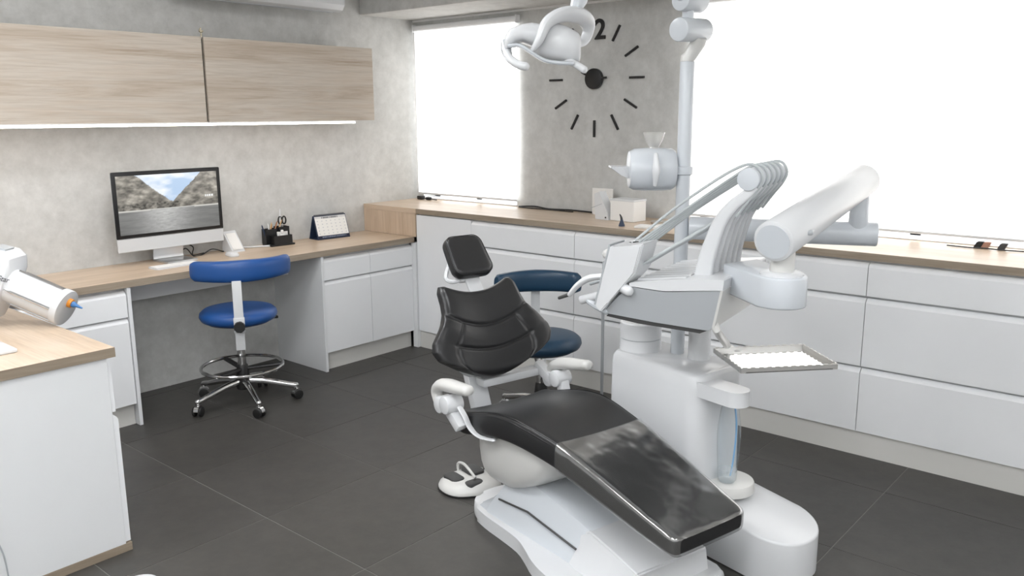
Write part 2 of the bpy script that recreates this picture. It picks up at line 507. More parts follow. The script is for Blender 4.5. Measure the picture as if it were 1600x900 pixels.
bm = NB(); b_tube(bm, smooth_path([(2.535, YC+.01, 2.0), (2.535, YC+.01, 2.02), (2.528, YC+.01, 2.035), (2.535, YC+.008, 2.047)]), .004, 8); obj('stem', bm, 'brass', t, world=True)
bm = NB(); b_lathe(bm, [(.003, 0), (.012, .004), (.012, .01), (.004, .014)], 12, Matrix.Translation((2.535, YC+.008, 2.022))); obj('cup', bm, 'brass', t, world=True)
t = thing('led_strip', 'glowing white light strip along the wall cabinet underside', 'light strip', (2.2, YC+.012, 1.545))
bm = NB(); b_box(bm, 0.95, 3.57, YC+.002, YC+.03, 1.5445, 1.537, 0); obj('profile', bm, 'alu_paint', t, world=True, smooth=False)
bm = NB(); b_box(bm, 0.955, 3.565, YC+.0, YC+.028, 1.5365, 1.527, 0); obj('diffuser', bm, 'led', t, world=True, smooth=False)

# air conditioner
acx0, acx1 = 2.5, 3.60
t = thing('air_conditioner', 'white wall-mounted air conditioner cut off by the top edge', 'air conditioner', ((acx0+acx1)/2, YW, 2.22))
prof = [(YW-.001, 2.25), (YW-.10, 2.228), (YW-.17, 2.224), (YW-.20, 2.235), (YW-.222, 2.265), (YW-.225, 2.33), (YW-.2, 2.53), (YW-.17, 2.56), (YW-.001, 2.56)]
bm = NB(); b_loft(bm, [[(x, y, z) for y, z in prof] for x in (acx0, acx1)])
obj('body', bm, 'plastic_white', t, world=True, angle=25)
bm = NB(); b_box(bm, acx0+.04, acx1-.05, YW-.165, YW-.115, 2.2215, 2.2275, .002, 1, None); obj('louvre', bm, 'plastic_cool', t, world=True)
bm = NB(); b_box(bm, acx0+.03, acx1-.04, YW-.1145, YW-.110, 2.224, 2.2265); obj('slot', bm, 'plastic_dark', t, world=True)

# ================================================================== DESK WITH ITS CABINETS
DT0, DT1 = 0.732, 0.77
YD = 4.185
t = thing('desk_worktop', 'light oak desk worktop along the concrete wall under the monitor', 'worktop', (2.4, 4.44, DT0))
bm = NB(); b_box(bm, 0.9, 3.868, YD, YW-.001, DT0+.001, DT1, .001, 1); obj('board', bm, 'oak_x', t, world=True)
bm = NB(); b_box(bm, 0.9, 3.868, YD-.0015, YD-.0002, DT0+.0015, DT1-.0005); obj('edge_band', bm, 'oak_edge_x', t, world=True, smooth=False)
bm = NB(); b_box(bm, 1.925, 3.095, 4.53, 4.548, 0.585, DT0, .001, 1)
o = single('modesty_board', bm, 'white_panel', 'white apron board under the desk worktop behind blue stool', 'board', (2.5, 4.54, .585))
def front_piece(bm, axis, a0, a1, z0, z1, face, back, lip=True):
    """drawer or door front with a sloping finger lip along its top edge. axis 'x': front lies along x and faces -y; 'y': along y and faces -x; 'Y': along y and faces +x"""
    g = .0016
    a0 += g; a1 -= g; z0 += g; z1 -= g
    th = .02
    if lip: sec = [(0, z0), (0, z1-.022), (.006, z1-.012), (.014, z1-.004), (th, z1), (th, z0)]
    else: sec = [(0, z0), (0, z1), (th, z1), (th, z0)]
    rings = []
    for a in (a0, a1):
        if axis == 'x': rings.append([(a, face+d, z) for d, z in sec])
        elif axis == 'y': rings.append([(face+d, a, z) for d, z in sec])
        else: rings.append([(face-d, a, z) for d, z in sec])
    b_loft(bm, rings)
def desk_cabinet(label, xa, xb, side_left, side_right):
    t = thing('desk_cabinet', label, 'cabinet', ((xa+xb)/2, 4.44, 0), 0, 'white desk cabinets')
    la = xa+(.02 if side_left else 0); lb = xb-(.02 if side_right else 0)
    if side_left:
        bm = NB(); b_box(bm, xa, xa+.018, YD+.004, YW-.001, 0, DT0, .001, 1); obj('side_panel', bm, 'white_panel', t, world=True)
    if side_right:
        bm = NB(); b_box(bm, xb-.018, xb, YD+.004, YW-.001, 0, DT0, .001, 1); obj('side_panel', bm, 'white_panel', t, world=True)
    bm = NB(); b_box(bm, la, lb, YD+.04, YW-.001, .12, DT0); obj('body', bm, 'groove_shadow', t, world=True, smooth=False)
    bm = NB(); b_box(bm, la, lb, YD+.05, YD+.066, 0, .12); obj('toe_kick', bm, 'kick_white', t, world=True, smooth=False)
    n = 2
    w = (lb-la)/n
    for k in range(n):
        bm = NB(); front_piece(bm, 'x', la+k*w, la+(k+1)*w, .578, .716, YD+.012, 0); obj('drawer', bm, 'white_lacquer', t, world=True, smooth=False)
        bm = NB(); front_piece(bm, 'x', la+k*w, la+(k+1)*w, .118, .574, YD+.012, 0); obj('door', bm, 'white_lacquer', t, world=True, smooth=False)
    return t
desk_cabinet('white glossy desk cabinet right of the blue stool, beside the window counter', 3.10, 3.86, True, False)
desk_cabinet('white glossy desk cabinet under the desk left of the blue stool', 1.2, 1.922, False, True)

# ================================================================== WINDOW COUNTER
CT0, CT1 = 0.927, 0.962
XF = 3.868
t = thing('counter_worktop', 'long oak worktop running below the windows', 'worktop', (4.13, 1.6, CT0))
bm = NB(); b_box(bm, XF, XW-.001, -1.3, YW-.001, CT0+.001, CT1, .001, 1); obj('board', bm, 'oak_y', t, world=True)
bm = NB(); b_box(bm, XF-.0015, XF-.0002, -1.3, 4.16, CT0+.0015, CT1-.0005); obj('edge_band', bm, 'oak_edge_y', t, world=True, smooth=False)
bm = NB(); b_box(bm, XF+.002, XF+.02, 4.17, YW-.001, DT1+.0005, CT0+.0005)
single('upstand_panel', bm, 'oak_z', 'oak end panel standing on the desk under the counter end', 'panel', (XF+.01, 4.43, DT1), smooth=False)
edges = [4.165, 3.66, 2.848, 2.03, 1.213, 0.395, -0.42, -1.24]
labs = ['tall plain white cabinet in the corner beside the desk cabinet', 'white drawer unit behind the headrest of the dental chair',
        'white drawer unit behind the dark teal stool and console', 'white drawer unit behind the metal tray and water bottle',
        'white drawer unit at the right edge, nearest the camera in view', 'white drawer unit beyond the right edge of the view', 'white drawer unit at the far right end of the counter, out of view']
for k in range(6):
    y1, y0 = edges[k], edges[k+1]
    t = thing('drawer_unit', labs[k], 'cabinet', (4.13, (y0+y1)/2, 0), 0, 'white cabinets under the window counter')
    bm = NB(); b_box(bm, XF+.03, XW-.001, y0, y1, .12, CT0); obj('body', bm, 'groove_shadow', t, world=True, smooth=False)
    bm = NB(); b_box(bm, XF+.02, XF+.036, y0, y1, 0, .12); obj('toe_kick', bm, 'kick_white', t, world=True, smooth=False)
    if k == 0:
        bm = NB(); front_piece(bm, 'y', y0, y1-.001, .12, .922, XF+.006, 0, lip=False); obj('door', bm, 'white_lacquer', t, world=True, smooth=False)
        bm = NB(); b_box(bm, XF-.008, XF+.03, y1+.001, y1+.045, 0.002, DT0-.001); obj('filler_strip', bm, 'white_panel', t, world=True, smooth=False)
        bm = NB(); b_box(bm, XF+.031, XW-.001, y1, y1+.01, 0, DT0-.001); obj('side_panel', bm, 'white_panel', t, world=True, smooth=False)
    else:
        for z0, z1 in ((.763, .918), (.434, .754), (.12, .425)):
            bm = NB(); front_piece(bm, 'y', y0, y1, z0, z1, XF+.006, 0); obj('drawer', bm, 'white_lacquer', t, world=True, smooth=False)

# ================================================================== LEFT ISLAND
IX, IY, IT = 1.268, 2.955, 0.78
t = thing('island_worktop', 'oak worktop of the near left cabinet carrying the dispenser', 'worktop', (.85, 3.4, IT-.036))
bm = NB(); b_box(bm, .35, IX+.008, IY-.008, 4.17, IT-.0355, IT, .001, 1); obj('board', bm, 'oak_y', t, world=True)
bm = NB(); b_box(bm, .35, IX+.008, IY-.0095, IY-.0083, IT-.035, IT-.0005); obj('edge_band', bm, 'oak_edge_x', t, world=True, smooth=False)
t = thing('low_cabinet', 'white low cabinet at the left edge under the dispenser', 'cabinet', (.85, 3.4, 0))
bm = NB(); b_box(bm, .4, IX-.02, IY, IY+.018, .032, IT-.036, .001, 1); obj('end_panel', bm, 'white_panel', t, world=True)
bm = NB(); b_box(bm, .4, IX-.028, IY+.019, 4.15, .05, IT-.036); obj('body', bm, 'groove_shadow', t, world=True, smooth=False)
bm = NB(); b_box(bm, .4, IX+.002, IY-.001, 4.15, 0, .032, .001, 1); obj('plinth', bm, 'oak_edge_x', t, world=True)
for k in range(2):
    ya, yb = IY+.003+k*.59, IY+.003+(k+1)*.59
    bm = NB(); front_piece(bm, 'Y', ya, yb, .54, .71, IX-.006, 0); obj('drawer', bm, 'white_lacquer', t, world=True, smooth=False)
    bm = NB(); front_piece(bm, 'Y', ya, yb, .036, .535, IX, 0); obj('door', bm, 'white_lacquer', t, world=True, smooth=False)

# ================================================================== DENTAL CHAIR  (local frame: x towards the feet, y towards the unit, z up)
chair = thing('dental_chair', 'black upholstered dental chair with white base and clear foot cover', 'dental chair', CH0, PHI)
SP = [(-.07, .450), (0, .460), (.1, .490), (.2, .514), (.3, .520), (.4, .508), (.5, .491), (.6, .467), (.72, .431), (.85, .390), (.95, .361), (1.03, .338)]
def lerp_tab(tab, s):
    if s <= tab[0][0]: return tab[0][1]
    for (a, va), (b, vb) in zip(tab, tab[1:]):
        if s <= b: return va+(vb-va)*(s-a)/(b-a)
    return tab[-1][1]
HW = [(-.07, .226), (0, .228), (.1, .23), (.3, .226), (.5, .202), (.75, .184), (1.03, .164)]
TH = [(-.07, .092), (0, .098), (.2, .10), (.5, .095), (.8, .078), (1.03, .058)]
def seat_ring(s, grow=0.0, shrink=1.0, zoff=0.0):
    w = (lerp_tab(HW, s)+grow)*shrink; zt = lerp_tab(SP, s); th = lerp_tab(TH, s)
    zm = zt-th*.5+zoff
    pts = []
    h = (th*.5+grow)*(shrink if shrink < 1 else 1)
    dip = .016*max(0, 1-abs(s-.12)/.35)
    for (u, v) in ((-1.0, -.7), (-1.005, 0), (-1.0, .6), (-.985, .86), (-.95, .99), (-.88, 1.02), (-.78, .98), (-.5, .93), (0, .9), (.5, .93), (.78, .98), (.88, 1.02), (.95, .99), (.985, .86), (1.0, .6), (1.005, 0), (1.0, -.7), (.97, -.97), (.85, -1.02), (0, -1.02), (-.85, -1.02), (-.97, -.97)):
        pts.append((s, u*w, zm+v*h-(dip*(1-u*u) if v > .8 else 0)))
    return pts
ss = [-.04, -.02, .03, .1, .2, .3, .4, .5, .6, .72,   .85, .95, .985]
bm = NB()
rings = [seat_ring(-.062, 0, .86), seat_ring(-.06, 0, .955), seat_ring(-.052, 0, .995)]+[seat_ring(s) for s in ss]+[seat_ring(1.005, 0, .985), seat_ring(1.017, 0, .94), seat_ring(1.02, 0, .84)]
b_loft(bm, rings)
seat = obj('seat', bm, 'leather_black', chair, sub=2, angle=180)
for k, (uu, vv) in enumerate(((-.955, .93), (-.99, .66), (.955, .93), (.99, .66))):
    pts = []
    for i in range(40):
        s = -.03+1.03*i/39
        w = lerp_tab(HW, s); zt = lerp_tab(SP, s); th = lerp_tab(TH, s)
        pts.append((s, uu*w*.995, zt-th*.5+vv*th*.5))
    bm = NB(); b_tube(bm, pts, .0028, 6); obj('piping', bm, 'leather_seam', seat)
# clear foot cover: thin sleeve round the leg rest
bm = NB()
b_loft(bm, [seat_ring(s, .004) for s in (.515, .6, .72, .85, .95, .985)]+[seat_ring(1.009, .004, .985), seat_ring(1.022, .004, .94), seat_ring(1.026, .003, .84)], cap=False)
obj('foot_cover', bm, 'clear_film', chair, sub=2, angle=180)['label'] = 'clear plastic protective cover over the leg rest'
bm = NB(); r0 = seat_ring(.515, .005); b_tube(bm, smooth_path([r0[i] for i in range(0, 17)], 3), .0009, 5); obj('cover_hem', bm, 'clear_plastic', chair)
# white under-shell of the seat and its strap
bm = NB()
sh = []
for z, a0, a1, w in ((.415, -.025, .45, .188), (.36, -.027, .44, .188), (.31, -.026, .41, .186), (.255, -.02, .34, .178), (.215, -.008, .26, .165), (.195, .01, .21, .15), (.19, .03, .18, .12)):
    cx = (a0+a1)/2; hl = (a1-a0)/2
    ring = []
    for k in range(56):
        a = 2*pi*k/56
        ex = .38
        ring.append((cx+hl*math.copysign(abs(cos(a))**ex, cos(a)), w*math.copysign(abs(sin(a))**ex, sin(a)), z))
    sh.append(ring)
b_loft(bm, sh); obj('seat_shell', bm, 'plastic_warm', chair, angle=60)
# backrest
tilt = radians(24)                   # leaning back from the vertical
bn = Vector((cos(tilt), 0, sin(tilt)))        # outwards (towards the feet)
bu = Vector((-sin(tilt), 0, cos(tilt)))       # up along the back
B0 = Vector((-.115, 0, .53))
QT = .40
def bw(v):
    return lerp_tab([(0, .165), (.06, .228), (.14, .274), (.24, .292), (.34, .284), (.45, .252), (.55, .224), (.66, .202), (.78, .193), (.92, .189), (1.0, .176)], v)
def back_pt(u, v, side):
    w = bw(v)
    y = u*w
    qb = .055*u*u
    qt = QT-.038*(1-min(1, abs(u)*1.15)**2)
    q = qb+(qt-qb)*v
    e = max(0, 1-abs(u)**5)*max(0, 1-abs(2*v-1)**8)
    e = e**.42
    wrap = .05*(abs(u)**2)*(1 if v < .5 else max(.25, 1-(v-.5)*1.6))
    d = .05*e if side > 0 else -.028*e
    if side > 0:
        # sewn seams: two curved rows and two side panels
        v1 = .585+.055*u*u; v2 = .315+.075*u*u
        uu = .60+.10*(.6-v)
        g = 0
        if abs(u) < .98:
            g = max(g, math.exp(-((v-v1)/.014)**2))
        if abs(u) < uu+.04: g = max(g, math.exp(-((v-v2)/.014)**2))
        if v < v1: g = max(g, .8*math.exp(-((abs(u)-uu)/.02)**2))
        d -= .011*g*e
        if v > v1 and abs(u) < .9: d += .004*math.sin(pi*min(1, (v-v1)/(1-v1)))
        d += .004*math.sin(pi*min(1, max(0, (v-v2)/(v1-v2)))) if v2 < v < v1 else 0
    p = B0+bu*q+Vector((0, y, 0))+bn*(d+wrap)
    return p
NU, NV = 72, 72
bm = NB()
def g_uv(k, n):
    return -cos(pi*k/n)*.35+(-1+2*k/n)*.65
F_ = [[bm.verts.new(back_pt(g_uv(i, NU), (g_uv(j, NV)+1)/2, 1)) for i in range(NU+1)] for j in range(NV+1)]
K_ = [[(F_[j][i] if i in (0, NU) or j in (0, NV) else bm.verts.new(back_pt(g_uv(i, NU), (g_uv(j, NV)+1)/2, -1))) for i in range(NU+1)] for j in range(NV+1)]
for j in range(NV):
    for i in range(NU):
        bm.faces.new((F_[j][i], F_[j][i+1], F_[j+1][i+1], F_[j+1][i]))
        bm.faces.new((K_[j][i], K_[j+1][i], K_[j+1][i+1], K_[j][i+1]))
back = obj('backrest', bm, 'leather_black', chair, sub=1, angle=180)
for sg in (-1, 1):
    pass
# white shell and post behind the backrest
def frame_mat(p, xv, zv):
    z = zv.normalized(); x = (xv-z*xv.dot(z)).normalized(); y = z.cross(x)
    M = Matrix((x, y, z)).transposed().to_4x4(); M.translation = p
    return M
bm = NB(); b_prism(bm, rrect(.30, .30, .08), -.02, .012, .008, 2, frame_mat(B0+bu*.17-bn*.035, Vector((0, 1, 0)), bn)); obj('back_shell', bm, 'plastic_white', chair)
bm = NB(); b_box(bm, -.02, .02, -.042, .042, 0, .24, .006, 2, frame_mat(Vector((-.17, -.03, .36)), Vector((1, 0, 0)), Vector((-.12, 0, .3)))); obj('back_post', bm, 'plastic_white', chair)
bm = NB(); b_box(bm, -.19, -.13, -.05, .25, .485, .52, .008); obj('cross_bar', bm, 'plastic_white', chair)
bm = NB(); b_box(bm, -.2, .06, -.06, .03, .33, .38, .01); obj('post_foot', bm, 'plastic_white', chair)
# headrest
hc = Vector((-.327, .004, .994))
ht = radians(38)
hn = Vector((cos(ht), 0, sin(ht))); hu = Vector((-sin(ht), 0, cos(ht)))
bm = NB()
HR = []
for d, k in ((-.026, .80), (-.022, .92), (-.008, 1.0), (.012, 1.0), (.026, .965), (.033, .86), (.035, .6)):
    ring = []
    for (a, b) in rrect(2, 2, .42, 5):
        wid = .090 if b > 0 else .096
        ring.append(hc+hn*(d-.01*(1-abs(a))*0)+Vector((0, a*k*wid, 0))+hu*(b*k*.094))
    HR.append(ring)
b_loft(bm, HR); hd = obj('headrest', bm, 'leather_black', chair, sub=1, angle=180)
bm = NB(); rr = []
for (a, b) in rrect(2, 2, .42, 5):
    rr.append(hc+hn*.0265+Vector((0, a*.962*(.090 if b > 0 else .096), 0))+hu*(b*.962*.094))
b_tube(bm, rr, .002, 5, closed=True); obj('piping', bm, 'leather_seam', hd)
bm = NB(); b_box(bm, -.035, .035, -.012, .0, -.17, .02, .004, 2, frame_mat(hc-hn*.028-hu*.0, Vector((0, 1, 0)), hu)); obj('headrest_bar', bm, 'plastic_white', chair)
bm = NB(); b_box(bm, -.055, .04, -.01, .012, -.012, .012, .004, 2, frame_mat(hc-hn*.03-hu*.083, Vector((0, 1, 0)), hu)); obj('headrest_clamp', bm, 'plastic_white', chair)
bm = NB(); b_tube(bm, smooth_path([hc-hn*.03-hu*.01+Vector((0, -.075, 0)), hc-hn*.04-hu*.06+Vector((0, -.105, 0)), hc-hn*.035-hu*.085+Vector((0, -.088, 0)), hc-hn*.03-hu*.08+Vector((0, -.03, 0))]), .009, 8, round_end=True); obj('headrest_lever', bm, 'plastic_white', chair)
# armrests
def armrest(sg):
    y = .27*sg
    pivot = Vector((.0, y, .50))
    arm = bpy.data.objects.new('armrest', None)
    bm = NB(); pth = [(-.125, y, .475), (-.135, y, .52), (-.10, y, .552), (-.04, y, .565), (.03, y, .572), (.085, y, .578)] if sg < 0 else [(-.085, y, .50), (-.08, y, .53), (-.04, y, .552), (.02, y, .568), (.08, y, .578), (.14, y, .59)]
    pad = b_tube(bm, smooth_path(pth, 5), [.016, .02, .024, .026, .024, .021], 14, flat=1.25, round_end=True)
    a = obj('armrest', bm, 'plastic_warm', chair, angle=180)
    bm = NB(); b_cyl(bm, pivot+Vector((-.03, -.038, -.005)), pivot+Vector((-.03, .038, -.005)), .036, n=28, bev=.008); obj('pivot', bm, 'plastic_white', a)
    bm = NB(); b_cyl(bm, pivot+Vector((-.085, -.03, -.02)), pivot+Vector((-.085, .03, -.02)), .034, n=28, bev=.008); obj('pivot_cap', bm, 'plastic_white', a)
    bm = NB()
    if sg < 0:
        b_box(bm, -.024, .024, -.02, .02, 0, .10, .006, 2, frame_mat(Vector((-.045, y, .478)), Vector((0, 1, 0)), Vector((.085, .01, -.075))))
        obj('link', bm, 'plastic_white', a)
        bm = NB(); b_tube(bm, smooth_path([(-.02, y+.012, .51), (.03, y+.02, .46), (.055, y+.03, .415), (.10, y+.045, .392), (.17, y+.06, .397)]), .006, 8, flat=2.2, round_end=True); obj('strap', bm, 'plastic_white', a)
    else:
        b_box(bm, -.022, .022, -.02, .02, 0, .125, .007, 2, frame_mat(Vector((-.16, y-.02, .53)), Vector((0, 1, 0)), Vector((.13, .01, -.07)))); obj('link', bm, 'plastic_white', a)
        bm = NB(); b_box(bm, -.022, .022, -.02, .02, 0, .11, .007, 2, frame_mat(Vector((-.02, y, .50)), Vector((0, 1, 0)), Vector((.04, -.01, -.1)))); obj('lower_link', bm, 'plastic_white', a)
    return a
armrest(-1); armrest(1)
# base
bm = NB()
out = [(-.07, -.14), (-.02, -.178), (.08, -.196), (.18, -.20), (.30, -.208), (.38, -.232), (.46, -.262), (.56, -.282), (.72, -.288), (.84, -.27), (.90, -.22), (.905, 0), (.905, .2), (.86, .235), (.6, .23), (.2, .2), (-.04, .17), (-.09, .10), (-.105, -.02), (-.098, -.10)]
out = [(p.x, p.y) for p in smooth_path([(x, y, 0) for x, y in out]+[(out[0][0], out[0][1], 0)], 3)[:-1]]
b_prism(bm, out, 0, .055, .018, 3); obj('base_plate', bm, 'plastic_white', chair, angle=50)
bm = NB()
# ramp rising towards the seat: section across y at several stations
st = [(-.03, .05, .11), (.05, .11, .12), (.16, .235, .12), (.28, .245, .118), (.45, .215, .115), (.6, .185, .115), (.66, .16, .115)]
b_loft(bm, [[(s, -w-.055, .045), (s, -w-.028, .05+(z-.05)*.55), (s, -w, z-.006), (s, -w+.012, z), (s, w-.012, z), (s, w, z-.006), (s, w+.028, .05+(z-.05)*.55), (s, w+.055, .045)] for s, z, w in st])
lift = obj('lift_cover', bm, 'plastic_cool', chair, angle=30)
for sg in (-1, 1):
    bm = NB(); b_tube(bm, [(.12, sg*.158, .128), (.3, sg*.158, .146), (.57, sg*.155, .113)], .004, 6); obj('groove', bm, 'plastic_dark', lift)
bm = NB()
blk = [(.57, -.155, .205, .12), (.66, -.165, .2, .11)]
b_loft(bm, [[(.44, -.17, .03), (.44, .17, .03), (.44, .13, .07), (.44, -.13, .07)], [(.60, -.19, .03), (.60, .19, .03), (.60, .125, .185), (.60, -.125, .185)], [(.74, -.19, .03), (.74, .19, .03), (.74, .15, .17), (.74, -.14, .17)], [(.86, -.17, .03), (.86, .2, .03), (.86, .18, .14), (.86, -.15, .15)]])
bmesh.ops.bevel(bm, geom=list(bm.edges), offset=.006, segments=2, affect='EDGES')
obj('front_housing', bm, 'plastic_white', chair, angle=25)
# foot control beside the base
fc = thing('foot_control', 'white foot control pedal with dark buttons behind the chair base', 'foot pedal', ch(-.262, -.035, 0), PHI)
bm = NB()
fo = [(.10, -.03), (.06, -.10), (.0, -.125), (-.07, -.115), (-.115, -.07), (-.12, 0), (-.13, .07), (-.09, .115), (0, .125), (.08, .10), (.115, .04)]
fo = [(p.x, p.y) for p in smooth_path([(x, y, 0) for x, y in fo]+[(fo[0][0], fo[0][1], 0)], 3)[:-1]]
b_loft(bm, [[(x*k, y*k, z) for x, y in fo] for z, k in ((0, 1.02), (.012, 1.04), (.025, 1.0), (.042, .86), (.05, .7))]); obj('body', bm, 'plastic_warm', fc, angle=50)
bm = NB(); b_loft(bm, [[(x*k, y*k, z) for x, y in fo] for z, k in ((0, 1.05), (.008, 1.06), (.01, 1.03))]); obj('rubber_skirt', bm, 'rubber_black', fc)
for (cx, cy, wx, wy, z) in ((-.04, -.06, .10, .062, .043), (-.045, .04, .10, .075, .05), (.055, -.02, .05, .08, .042)):
    bm = NB(); b_prism(bm, rrect(wx, wy, .022, 4, cx, cy), z-.012, z+.012, .005, 2); obj('button', bm, 'plastic_dark', fc)
bm = NB(); b_tube(bm, smooth_path([(-.095, 0, .03), (-.10, 0, .075), (-.06, 0, .09), (-.01, -.005, .085), (.04, -.003, .06)], 4), .006, 8); obj('carry_bar', bm, 'plastic_warm', fc)
bm = NB(); b_tube(bm, smooth_path([(-.03, .09, .05), (-.02, .12, .16), (-.01, .125, .2)], 4), .0035, 8, round_end=True); obj('joystick', bm, 'rubber_black', fc)

# ================================================================== DENTAL UNIT (same frame as the chair)
unit = thing('dental_unit', 'white floor column of the dental unit with rounded foot, right of the chair', 'dental unit', CH0, PHI)
def stadium(s0, s1, y0, y1, r, n=10):
    pts = []
    for (cx, cy, a0) in ((s1-r, y1-r, 0), (s0+r*.4, y1-r*.4, 90), (s0+r*.4, y0+r*.4, 180), (s1-r, y0+r, 270)):
        rr = r if cx > (s0+s1)/2 else r*.4
        for k in range(n+1):
            a = radians(a0+90*k/n)
            pts.append((cx+rr*cos(a), cy+rr*sin(a)))
    return pts
so = stadium(.15, 1.055, .325, .63, .145)
def topz(s): return .235-.085*max(0, min(1, (s-.6)/.45))
bm = NB()
b_loft(bm, [[(x, y, 0.004) for x, y in so], [(x, y, topz(x)*.5) for x, y in so], [(x, y, topz(x)-.010) for x, y in so],
            [(.6+(x-.6)*.997, .478+(y-.478)*.988, topz(x)-.003) for x, y in so], [(.6+(x-.6)*.985, .478+(y-.478)*.955, topz(x)) for x, y in so]])
obj('foot', bm, 'plastic_white', unit, angle=60)
bm = NB()
b_loft(bm, [[(.42+(x-.42)*k, .47+(y-.47)*k2, z) for x, y in stadium(.20, .655, .335, .61, .06)] for z, k, k2 in ((.18, 1.03, 1.0), (.4, 1.015, 1.0), (.60, 1.0, .99), (.64, .985, .97), (.655, .95, .9))])
obj('column', bm, 'plastic_white', unit, angle=60)
bm = NB(); b_cyl(bm, (.69, .49, .2), (.69, .49, .242), .098, .094, 40, .008); obj('bottle_plate', bm, 'plastic_warm', unit)
bm = NB(); b_prism(bm, stadium(.56, .82, .355, .45, .046), .575, .63, .012, 3); obj('bottle_bracket', bm, 'plastic_white', unit)
bm = NB(); b_box(bm, .640, .656, .43, .46, .24, .6, .004); obj('bottle_rail', bm, 'plastic_warm', unit)
for (s, y, r, z1, nm) in ((.25, .455, .082, .77, 'turntable'), (.49, .53, .042, .86, 'support_post')):
    bm = NB(); b_lathe(bm, [(r*1.03, .64), (r*1.03, .66), (r, .665), (r, z1-.006), (r-.006, z1)], 36, Matrix.Translation((s, y, 0))); obj(nm, bm, 'plastic_white', unit)
bm = NB(); b_lathe(bm, [(.0825, .70), (.083, .702), (.0825, .704)], 36, Matrix.Translation((.25, .455, 0))); obj('joint_ring', bm, 'plastic_grey', unit)
PX, PY = 2.861, 1.596
pl = CHI @ Vector((PX, PY, 0))
bm = NB(); b_cyl(bm, (pl.x, pl.y, .64), (pl.x, pl.y, 1.765), .0265, n=28, bev=.003); obj('pole', bm, 'plastic_cool', unit)
bm = NB(); b_lathe(bm, [(.0275, 0), (.034, .004), (.034, .03), (.0275, .034)], 28, Matrix.Translation((pl.x, pl.y, 1.35))); obj('pole_ring', bm, 'plastic_cool', unit)
bm = NB(); b_tube(bm, smooth_path([(.64, .375, .20), (.65, .365, .24), (.662, .35, .275), (.662, .345, .3)], 4), [.018, .014, .011, .008], 8, flat=.5, round_end=True); obj('black_clip', bm, 'rubber_black', unit)
# water bottle
wb = thing('water_bottle', 'clear plastic water bottle hanging under the white bracket, blue tube inside', 'bottle', ch(.705, .462, .243), PHI)
bp_ = [(.012, 0), (.028, .002), (.034, .012), (.036, .05), (.041, .12), (.043, .17), (.041, .22), (.033, .28), (.024, .315), (.022, .331)]
bm = NB(); b_lathe(bm, bp_, 28, capt=False); obj('body', bm, 'clear_plastic', wb)
bm = NB(); b_lathe(bm, [(.010, .003), (.027, .004), (.033, .014), (.0345, .05)], 28); obj('water', bm, 'water', wb)
bm = NB(); b_tube(bm, smooth_path([(.0, .012, .33), (.004, .028, .26), (.003, .037, .18), (.0, .032, .08), (-.003, .022, .015)], 5), .0032, 8); obj('blue_tube', bm, 'pale_blue', wb)
# cuspidor
cz = 1.345
cu = thing('cuspidor', 'white barrel-shaped cuspidor with clear glass bowl, clamped to the pole', 'cuspidor', (PX, PY, cz-.085))
c0 = dep(985, 266, 3.22); c1 = dep(1052, 263, 3.22)
ax = (c1-c0); ax.z = 0; ax.normalize()
cc = (c0+c1)/2
q = ax.to_track_quat('Z', 'Y').to_matrix().to_4x4(); q.translation = cc
bm = NB(); b_lathe(bm, [(.045, -.092), (.068, -.088), (.078, -.07), (.081, -.03), (.081, .04), (.079, .072), (.07, .085), (.03, .088)], 36, q); obj('body', bm, 'plastic_cool', cu, world=True)
bm = NB(); g = cc-Vector((fwd.x, fwd.y, 0)).normalized()*.079; b_tube(bm, smooth_path([g+ax*-.0+Vector((0, 0, .062)), g+ax*.001-Vector((fwd.x, fwd.y, 0))*.012, g+Vector((0, 0, -.055))], 5), [.006, .012, .006], 10, flat=1.4, round_end=True); obj('grip', bm, 'plastic_white', cu, world=True)
bm = NB(); b_cyl(bm, cc+ax*.06, Vector((PX, PY, cc.z)), .018, n=16); obj('arm', bm, 'plastic_cool', cu, world=True)
sp = cc-ax*.085
wv = Vector((-ax.y, ax.x, 0))
bm = NB(); b_loft(bm, [[sp+wv*y+Vector((0, 0, z)) for y, z in ((-.03, .012), (.03, .012), (.026, -.035), (-.026, -.035))], [sp-ax*.035+wv*y+Vector((0, 0, z)) for y, z in ((-.038, .013), (.038, .013), (.03, -.02), (-.03, -.02))], [sp-ax*.075+wv*y+Vector((0, 0, z)) for y, z in ((-.044, .014), (.044, .014), (.043, .008), (-.043, .008))]])
obj('spout', bm, 'plastic_white', cu, world=True, smooth=False)
bp2 = cc+Vector((0, 0, .076))+ax*.005
bm = NB(); b_lathe(bm, [(.022, 0), (.018, .008), (.024, .018), (.033, .035), (.04, .058), (.041, .062), (.037, .058), (.030, .036), (.02, .02), (.002, .014)], 24, Matrix.Translation(bp2), capt=True); obj('bowl', bm, 'clear_glass', cu, world=True)

